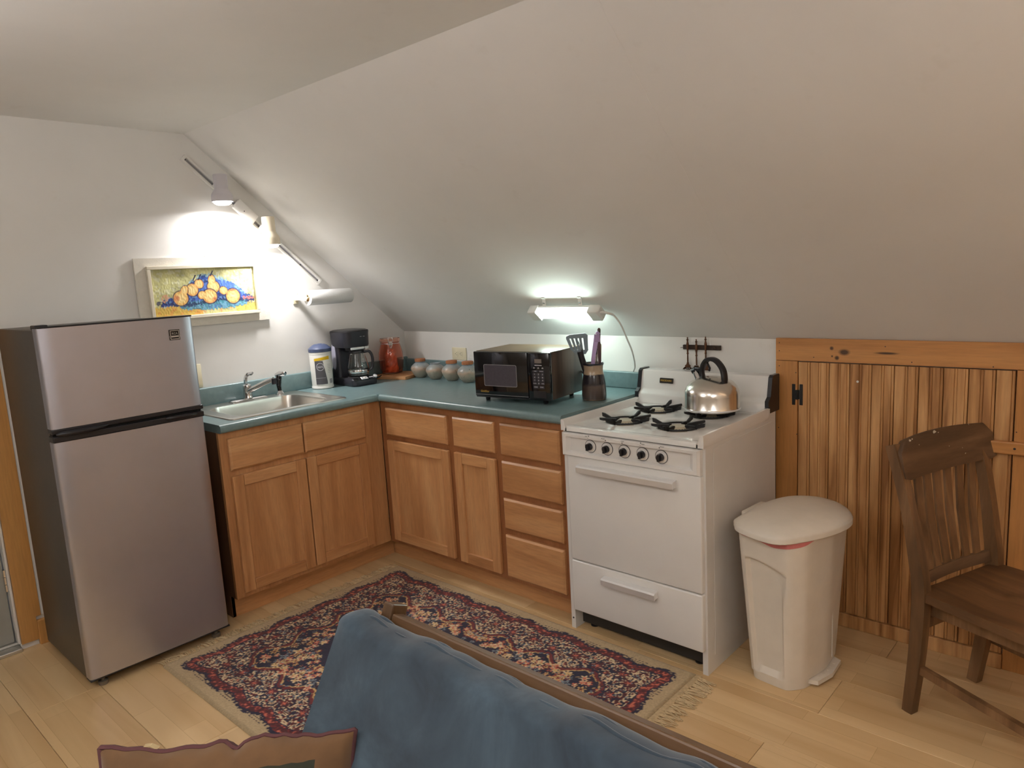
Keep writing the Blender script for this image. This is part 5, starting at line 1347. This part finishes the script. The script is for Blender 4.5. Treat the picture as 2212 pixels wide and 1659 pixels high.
# profile in (y,z) local: start back-bottom, up the back, over the top, down the face, along the seat, round the front
ctrl = [(-.255, .275), (-.165, .50), (-.050, .735), (-.024, .784), (-.026, .804), (-.055, .812), (-.092, .806), (-.116, .768), (-.21, .61), (-.31, .475), (-.365, .435), (-.45, .432), (-.72, .440), (-.93, .435), (-1.0, .40), (-1.005, .34), (-.95, .300), (-.6, .296), (-.32, .292)]
loop = bez([(0, a, b_) for a, b_ in ctrl], 108)
prof2 = [(p.y, p.z) for p in loop]
cY = sum(p[0] for p in prof2) / len(prof2); cZ = sum(p[1] for p in prof2) / len(prof2)
nxm = 150
rs_ = np.random.RandomState(21); wob = [vnoise(nxm + 1, len(prof2), 9, 6, 30), vnoise(nxm + 1, len(prof2), 50, 22, 31)]
bm = BM(); R_ = []
skel = lambda y, z: (max(-.95, min(-.09, y)), z)
for i in range(nxm + 1):
    t = i / nxm; x = -.012 + (FLn + .02) * t
    e = min(t, 1 - t) * (FLn + .02)          # distance to the end
    pinch = 1.0 - .16 * max(0, 1 - e / .025) ** 2
    ring_ = []
    for k, (y, z) in enumerate(prof2):
        # middle line of the slab near this point
        top_d = math.hypot(y + .055, z - .80)
        nb = (wob[0][k, i] - .5) * .012 + (wob[1][k, i] - .5) * .0012
        wr = 0.0
        if top_d < .06: wr = .0035 * math.sin(t * 50 + 2 * math.sin(t * 17)) + .0015 * math.sin(t * 131)
        my, mz = (-.10 - (.80 - z) * .62, z) if (z > .47) else (y, .366)
        if z > .785: my, mz = -.075, .775
        yy_ = my + (y - my) * pinch; zz_ = mz + (z - mz) * pinch
        # slight ear at the upper corners
        if e < .05 and z > .79: zz_ += .010 * (1 - e / .05)
        ring_.append((x, yy_ - nb, zz_ + nb * .6 + wr))
    R_.append(ring_)
loft(bm, R_); mk('cover', bm, DN, fm, 70)
# piped seam along the back of the top edge
bm = BM(); pts = []
for i in range(141):
    t = i / 140; x = .015 + (FLn - .03) * t
    pts.append((x, -.034 + .003 * math.sin(t * 70), .801 + .0045 * math.sin(t * 50 + 2 * math.sin(t * 17)) + .002 * math.sin(t * 131)))
tube(bm, pts, .0052, 8); mk('piping', bm, DN, fm, 60)
bm = BM(); pts2 = [(p[0], p[1] - .020, p[2] + .009) for p in pts]; tube(bm, pts2, .0035, 8); mk('piping', bm, DN, fm, 60)

# ================================================================== cushion
cs = thing('cushion', 'tan corduroy throw cushion with dark centre on the futon corner', 'cushion', (2.452, -2.395, .4395), math.radians(46))
tanm = plain('tan_velvet', lin(108, 78, 49), .9, var=.14, nscale=14, sheen=.25); grm = plain('dark_green_velvet', lin(48, 50, 38), .9, var=.2, nscale=25); mrm = plain('maroon_velvet', lin(92, 56, 58), .9)
Wc, Hc = .46, .50; N_ = 44
tiltc = math.radians(16)
def cush(a, b_, side):
    """a,b in -1..1; side +-1"""
    pin = 1 - .07 * (1 - abs(a)) * abs(b_) - .0; 
    px_ = a * Wc / 2 * (1 - .055 * (1 - b_ * b_)); pz_ = (b_ * (1 - .05 * (1 - a * a)) + 1) * Hc / 2 * .50
    bulge = max(0, (1 - a * a) * (1 - b_ * b_)) ** .45 * .062
    wr = .0016 * math.sin(a * 29 + 3 * math.sin(b_ * 5 + a * 4)) * (abs(b_) ** 2) * (1 - abs(a) ** 6) + (.004 * math.sin(a * 5 + .6) - .012 * math.exp(-((a - .08) / .07) ** 2)) * max(0, b_) ** 6
    pz_ += wr * 1.2
    y_ = side * (bulge + .0035) + wr * .6
    return Vector((px_, y_ * math.cos(tiltc) + pz_ * math.sin(tiltc), pz_ * math.cos(tiltc) - y_ * math.sin(tiltc) + .002))
for name, side, mt in (('front_panel', -1, [tanm, grm]), ('back_panel', 1, [mrm])):
    bm = BM(); vs = [[bm.verts.new(cush(-1 + 2 * i / N_, -1 + 2 * j / N_, side)) for i in range(N_ + 1)] for j in range(N_ + 1)]
    for j in range(N_):
        for i in range(N_):
            f = bm.faces.new((vs[j][i], vs[j][i + 1], vs[j + 1][i + 1], vs[j + 1][i]))
            a, b_ = -1 + 2 * (i + .5) / N_, -1 + 2 * (j + .5) / N_
            if side == -1 and abs(a) < .74 and abs(b_) < .72: f.material_index = 1
    mk(name, bm, mt, cs, 80)
edge = [(-1, q) for q in np.linspace(-1, 1, 30)] + [(q, 1) for q in np.linspace(-1, 1, 40)] + [(1, q) for q in np.linspace(1, -1, 30)]
bm = BM(); tube(bm, [cush(a, b_, 0) for a, b_ in edge], .0055, 6); mk('edge_piping', bm, mrm, cs, 60)
bm = BM(); pa = cush(-.66, 1, 0); pb = cush(-.55, 1, 0); strip(bm, [pa + Vector((0, .004, .004)), (pa + pb) / 2 + Vector((0, .005, .007)), pb + Vector((0, .004, .004))], .010, .002, up=(0, 0, 1)); mk('care_tag', bm, plain('tag_cream', lin(180, 158, 118), .8), cs)

# ================================================================== chair
chw = wood('worn_oak', [lin(92, 66, 42), lin(124, 90, 58), lin(152, 116, 80)], 'z', .5, ring=12, stretch=10, bmp=.25, rand=2.0)
chx = wood('worn_oak_across', [lin(76, 56, 40), lin(100, 74, 52), lin(132, 102, 74)], 'y', .5, ring=9, stretch=8, bmp=.25, rand=2.0)
chs = wood('worn_oak_seat', [lin(72, 50, 34), lin(108, 76, 48), lin(140, 104, 70)], 'x', .42, ring=7, stretch=6, bmp=.25, rand=2.0)
ch = thing('wooden_chair', 'worn dark oak slat-back chair in front of the beadboard door', 'chair', (3.081, -.419, 0), math.radians(-21.5))
CW = .375
for yf_, ys_, yt_ in ((0.0, -.006, -.004), (.345, CW, .425)):
    P_ = bez([(0, yf_, 0), (.022, (yf_ + ys_) / 2, .22), (.03, ys_, .42), (.012, ys_ + (yt_ - ys_) * .2, .54), (-.03, ys_ + (yt_ - ys_) * .6, .72), (-.082, yt_, .885)], 30)
    bm = BM(); strip(bm, P_, [.033] * len(P_), [.034 + .010 * math.sin(PI * min(1, k / (len(P_) - 1) * 1.3)) for k in range(len(P_))], up=(1, 0, 0))
    bmesh.ops.bevel(bm, geom=[e for e in bm.edges if len(e.link_faces) == 2 and e.calc_face_angle(0) > .9], offset=.005, segments=2, affect='EDGES'); mk('back_post', bm, chw, ch, 40)
for y in (-.012, CW + .012):
    bm = BM(); tube(bm, [(.40, y, 0), (.395, y, .2), (.39, y, .415)], [.017, .021, .021], 12); mk('front_leg', bm, chw, ch, 40)
# saddle seat
bm = BM(); NX_, NY_ = 18, 18; top = []; botm = []
for i in range(NX_ + 1):
    for j in range(NY_ + 1):
        a, b_ = i / NX_, j / NY_
        x = .02 + .42 * a; hw = (.205 + .022 * a) * (1 - .02 * (a > .95)); y = CW / 2 + (2 * b_ - 1) * hw
        dish = -.012 * math.exp(-((a - .42) / .28) ** 2) * (1 - .75 * math.exp(-((b_ - .5) / .12) ** 2) * (a > .4)) * max(0, 1 - (2 * b_ - 1) ** 4)
        top.append(bm.verts.new((x, y, .436 + dish - (.004 if (a in (0, 1) or b_ in (0, 1)) else 0)))); botm.append(bm.verts.new((x + (.006 if a == 0 else -.006 if a == 1 else 0), y * 1.0, .404)))
ix = lambda i, j: i * (NY_ + 1) + j
for i in range(NX_):
    for j in range(NY_):
        bm.faces.new((top[ix(i, j)], top[ix(i + 1, j)], top[ix(i + 1, j + 1)], top[ix(i, j + 1)])); bm.faces.new((botm[ix(i, j)], botm[ix(i, j + 1)], botm[ix(i + 1, j + 1)], botm[ix(i + 1, j)]))
rim_ = [(i, 0) for i in range(NX_)] + [(NX_, j) for j in range(NY_)] + [(i, NY_) for i in range(NX_, 0, -1)] + [(0, j) for j in range(NY_, 0, -1)]
for k in range(len(rim_)):
    a, b_ = rim_[k], rim_[(k + 1) % len(rim_)]; bm.faces.new((top[ix(*a)], top[ix(*b_)], botm[ix(*b_)], botm[ix(*a)]))
mk('seat', bm, chs, ch, 50)
bm = BM(); box(bm, (.035, .018, .395), (.40, .03, .35)); box(bm, (.035, CW - .03, .395), (.40, CW - .018, .35)); box(bm, (.385, .0, .395), (.40, CW, .35)); mk('apron', bm, chw, ch)
# crest rail curved, mounted on the front of the posts
R_ = []
for k in range(17):
    t = k / 16; y = -.014 + .475 * t; bow = -.020 * math.sin(PI * t)
    hgt = .134 - .010 * (2 * t - 1) ** 2; x0_ = -.036 + bow; z0_ = .775
    up_ = Vector((-.22, 0, .975)); th_ = Vector((.975, 0, .22)) * .0115
    b0_ = Vector((x0_, y, z0_)); rr_ = []
    ends = min(t, 1 - t); rd = .030 * max(0, 1 - ends / .07) ** 2
    for (hh, tt) in ((0.0 + rd * .3, -1), (hgt * .5, -1), (hgt - .006 - rd, -1), (hgt - rd, -.5), (hgt - rd, .5), (hgt - .006 - rd, 1), (hgt * .5, 1), (0.0 + rd * .3, 1)):
        rr_.append(b0_ + up_ * hh + th_ * tt)
    R_.append(rr_)
bm = BM(); loft(bm, R_); mk('crest_rail', bm, chx, ch, 50)
bm = BM(); strip(bm, [(.018 - .012 * math.sin(PI * k / 8), .016 + (CW - .032) * k / 8, .462) for k in range(9)], .018, .036, up=(-.2, 0, 1)); mk('lower_rail', bm, chx, ch)
for k in range(6):
    t = (k + .75) / 6.5; y = .028 + (CW - .056) * t * 1.0
    p0 = Vector((.014 - .012 * math.sin(PI * t), y, .475)); p1 = Vector((-.048 - .020 * math.sin(PI * t), .035 + .37 * t, .79))
    bm = BM(); strip(bm, [p0, (p0 + p1) / 2 + Vector((-.006, 0, 0)), p1], [.030, .033, .031], .0085, up=(1, 0, .2)); mk('back_slat', bm, chw, ch)
bm = BM(); strip(bm, [(.012, .0, .165), (.40, -.012, .135)], .020, .026); mk('side_stretcher', bm, chw, ch)
bm = BM(); strip(bm, [(.012, CW, .165), (.40, CW + .012, .135)], .020, .026); mk('side_stretcher', bm, chw, ch)
bm = BM(); strip(bm, [(.02, .015, .31), (.02, CW - .015, .31)], .018, .032); mk('rear_stretcher', bm, chw, ch)
bm = BM(); strip(bm, [(.397, 0, .24), (.397, CW, .24)], .018, .030); mk('front_stretcher', bm, chw, ch)
# chips of pale paint on the crest
random.seed(6); chip = plain('paint_chip', lin(200, 190, 170), .8)
for (t, hh, sz) in ((.12, .122, .006), (.15, .124, .004), (.42, .127, .008), (.46, .122, .003), (.78, .129, .003), (.55, .07, .002), (.68, .055, .002), (.70, .035, .003), (.22, .10, .002)):
    y = -.014 + .475 * t; bow = -.020 * math.sin(PI * t)
    c0 = Vector((-.036 + bow, y, .775)) + Vector((-.22, 0, .975)) * hh + Vector((.975, 0, .22)) * .0122
    bm = BM(); v_ = [bm.verts.new(c0 + Vector((0, math.cos(a) * sz * random.uniform(.5, 1.2), 0)) + Vector((-.26, 0, .966)) * math.sin(a) * sz * random.uniform(.3, .8)) for a in np.linspace(0, 2 * PI, 9)[:-1]]
    f = bm.faces.new(v_); r = bmesh.ops.extrude_face_region(bm, geom=[f]); 
    for q in r['geom']:
        if isinstance(q, bmesh.types.BMVert): q.co += Vector((.0006, 0, .0002))
    mk('paint_chip', bm, chip, ch)

# ================================================================== trash bin
bn = thing('trash_bin', 'off-white plastic pedal bin with domed lid beside the stove', 'trash bin', (2.685, -.375, 0), math.radians(-5))
def bin_ring(z, q, n=96):
    """q 0 bottom .. 1 top; D-shaped plan: flat back (-x), chamfered front corners"""
    x0_, x1_ = -.086 - .030 * q, .103 + .024 * q; hy = .176 + .040 * q
    pts = []
    corner = [(x0_, -hy + .02), (x0_ + .02, -hy), (x1_ - .045, -hy - .002), (x1_ - .006, -hy + .05), (x1_ + .012, 0), (x1_ - .006, hy - .05), (x1_ - .045, hy), (x0_ + .02, hy), (x0_, hy - .02)]
    per = []
    for a, b_ in zip(corner, corner[1:] + corner[:1]):
        per.append(math.dist(a, b_))
    tot = sum(per)
    for k in range(n):
        s_ = tot * k / n; i = 0
        while s_ > per[i]: s_ -= per[i]; i += 1
        a, b_ = corner[i], corner[(i + 1) % len(corner)]; f = s_ / per[i]; pts.append((a[0] + (b_[0] - a[0]) * f, a[1] + (b_[1] - a[1]) * f))
    # soften the corners
    for _ in range(2): pts = [((pts[k - 1][0] + 2 * pts[k][0] + pts[(k + 1) % n][0]) / 4, (pts[k - 1][1] + 2 * pts[k][1] + pts[(k + 1) % n][1]) / 4) for k in range(n)]
    out = []
    for (x, y) in pts:
        # arched recess on the side facing the room
        if y < -hy * .80:
            xe = (x - (x0_ + .030)) / ((x1_ - .060) - (x0_ + .030)); top_z = .475 - .035 * max(0, xe) ** 2
            fx = max(0, min(1, xe / .05)) * max(0, min(1, (1 - xe) / .05)); fz_ = max(0, min(1, (top_z - z) / .010)) * max(0, min(1, (z - .045) / .01))
            y += .016 * fx * fz_
        out.append((x, y, z))
    return out
bm = BM()
zs = [.001, .004, .030, .034] + list(np.linspace(.04, .42, 20)) + list(np.linspace(.428, .49, 16)) + [.52, .555, .562]
rings = []
for z in zs:
    q = z / .562; r_ = bin_ring(z, q)
    if z < .032: r_ = [(x * .965, y * .965, z_) for x, y, z_ in r_]
    rings.append(r_)
rings.append([(x * .97, y * .97, .562) for x, y, z_ in rings[-1]]); rings.append([(x * .9, y * .9, .20) for x, y, z_ in rings[0]])
loft(bm, rings); mk('body', bm, M['bin_plastic'], bn, 40)
# lid: rounded triangle-like outline, domed
lid_pts = bez([(-.140, -.180, 0), (-.085, -.238, 0), (.055, -.262, 0), (.125, -.165, 0), (.168, -.02, 0), (.160, .105, 0), (.08, .215, 0), (-.03, .245, 0), (-.120, .17, 0), (-.150, .02, 0), (-.140, -.180, 0)], 60)[:-1]
bm = BM(); R_ = []
for sc, z in ((.985, .560), (1.0, .563), (1.0, .578), (.985, .584), (.93, .592), (.75, .605), (.5, .613), (.25, .616), (.05, .617)):
    R_.append([(p.x * sc, p.y * sc, z + .010 * (p.y / .25) * sc * -.4) for p in lid_pts])
loft(bm, R_); mk('lid', bm, M['bin_plastic'], bn, 40)
bm = BM(); box(bm, (-.165, -.085, .545), (-.118, .06, .588), .006, 2); mk('lid_hinge', bm, M['bin_plastic'], bn, 40)
bm = BM(); loft(bm, [[(p[0], p[1], z) for p in [(.085, -.10), (.128, -.085), (.142, .0), (.128, .10), (.085, .115)]] for z in (.012, .022, .028)]); pdl = mk('pedal', bm, M['bin_plastic'], bn)
for q in range(5):
    bm = BM(); lathe(bm, [(.004, .0278), (.004, .0295), (.002, .030)], 10, (.122 - .002 * abs(q - 2), -.05 + q * .028, 0)); mk('pedal_stud', bm, M['bin_plastic'], pdl, 40)
bm = BM(); box(bm, (.117, .045, .06), (.1195, .048, .43), .0008); mk('mould_line', bm, M['white_plastic'], bn)
bag = thing('trash_bag', 'pink bag edge folded over the rim of the white bin', 'bag', (2.685, -.375, .54), math.radians(-5))
bm = BM(); r1 = bin_ring(.562, 1.0); r0_ = bin_ring(.552, .98); random.seed(2)
lo_ = []; hi_ = []
for k, (x, y, z) in enumerate(r1):
    sag = .003 + .021 * max(0, min(1, (x + .13) / .16)) * max(0, -y / .216) ** 3 * (1 + .12 * math.sin(k * .7)); 
    hi_.append((x * 1.008, y * 1.008, .0225)); lo_.append((x * 1.010, y * 1.010, .0225 - sag))
inn = [(x * .955, y * .965, .0235) for x, y, z in hi_]
loft(bm, [lo_, hi_, inn, [(x * .97, y * .97, .012) for x, y, z in inn]], False, False); mk('bag_edge', bm, plain('pink_bag', lin(206, 120, 118), .45, var=.1, nscale=30), bag, 60)

# ================================================================== lamps outside the frame: one warm lamp, the rest added fill
def fill_dome(loc, power, label):
    t = thing('fill_ceiling_lamp', label, 'lamp', loc)
    b_ = BM(); lathe(b_, [(.0, -.001), (.16, -.001), (.165, -.01), (.165, -.025), (.15, -.028)], 36, cap0=False); mk('mounting_ring', b_, M['satin'], t, 40)
    b_ = BM(); lathe(b_, [(.148, -.028), (.14, -.055), (.11, -.085), (.06, -.102), (.0, -.108)], 36, cap1=False); mk('glass_shade', b_, glow('fill_shade_glow', (1.0, .86, .70, 1), 2.0), t, 40)
    l = bpy.data.lights.new('dome_fill_light', 'AREA'); l.shape = 'DISK'; l.size = .32; l.energy = power; l.color = (1.0, .94, .88); l.spread = PI
    o = bpy.data.objects.new('dome_fill_light', l); COL.objects.link(o); o.parent = t; o.location = (0, 0, -.115)
fill_dome((3.0, -2.75, ZC), P_FILL_DOME, 'added frosted dome fill lamp unseen above the futon')  # dome added to raise and soften the ambient light
def uplighter(loc, ztop, power, col, label):
    t = thing('unseen_floor_lamp', label, 'lamp', loc)
    b_ = BM(); lathe(b_, [(.13, 0), (.13, .015), (.03, .03), (.012, .04), (.012, ztop - .11)], 28); mk('stand', b_, M['bronze'], t, 40)
    b_ = BM(); lathe(b_, [(.0, ztop - .115), (.03, ztop - .11), (.10, ztop - .07), (.16, ztop), (.155, ztop), (.095, ztop - .06), (.03, ztop - .095), (.0, ztop - .098)], 36, cap0=False, cap1=False); mk('bowl', b_, M['white_paint'], t, 40)
    b_ = BM(); lathe(b_, [(.0, ztop - .09), (.02, ztop - .085), (.03, ztop - .06), (.025, ztop - .035), (.0, ztop - .03)], 20, cap0=False, cap1=False); mk('bulb', b_, glow('uplighter_bulb', tuple(col) + (1,), 6.0), t, 40)
    l = bpy.data.lights.new('uplighter_light', 'AREA'); l.shape = 'DISK'; l.size = .2; l.energy = power; l.color = col; l.spread = PI
    o = bpy.data.objects.new('uplighter_light', l); COL.objects.link(o); o.parent = t; o.location = (0, 0, ztop - .01); o.rotation_euler = (PI, 0, 0)
uplighter((4.75, -1.0, 0), 1.42, P_WARM, (1.0, .66, .40), 'warm bronze uplighter out of the frame on the right')
uplighter((4.5, -3.35, 0), 1.60, P_FILL_UP * .95, (.98, .98, 1.0), 'added bronze fill uplighter standing unseen behind the viewer')  # added to wash slope and ceiling with soft neutral light
uplighter((1.75, -3.45, 0), 1.55, P_FILL_UP * .72, (.98, .98, 1.0), 'added bronze fill uplighter standing unseen beyond the left door')  # added to brighten the ceiling and gable wall at left
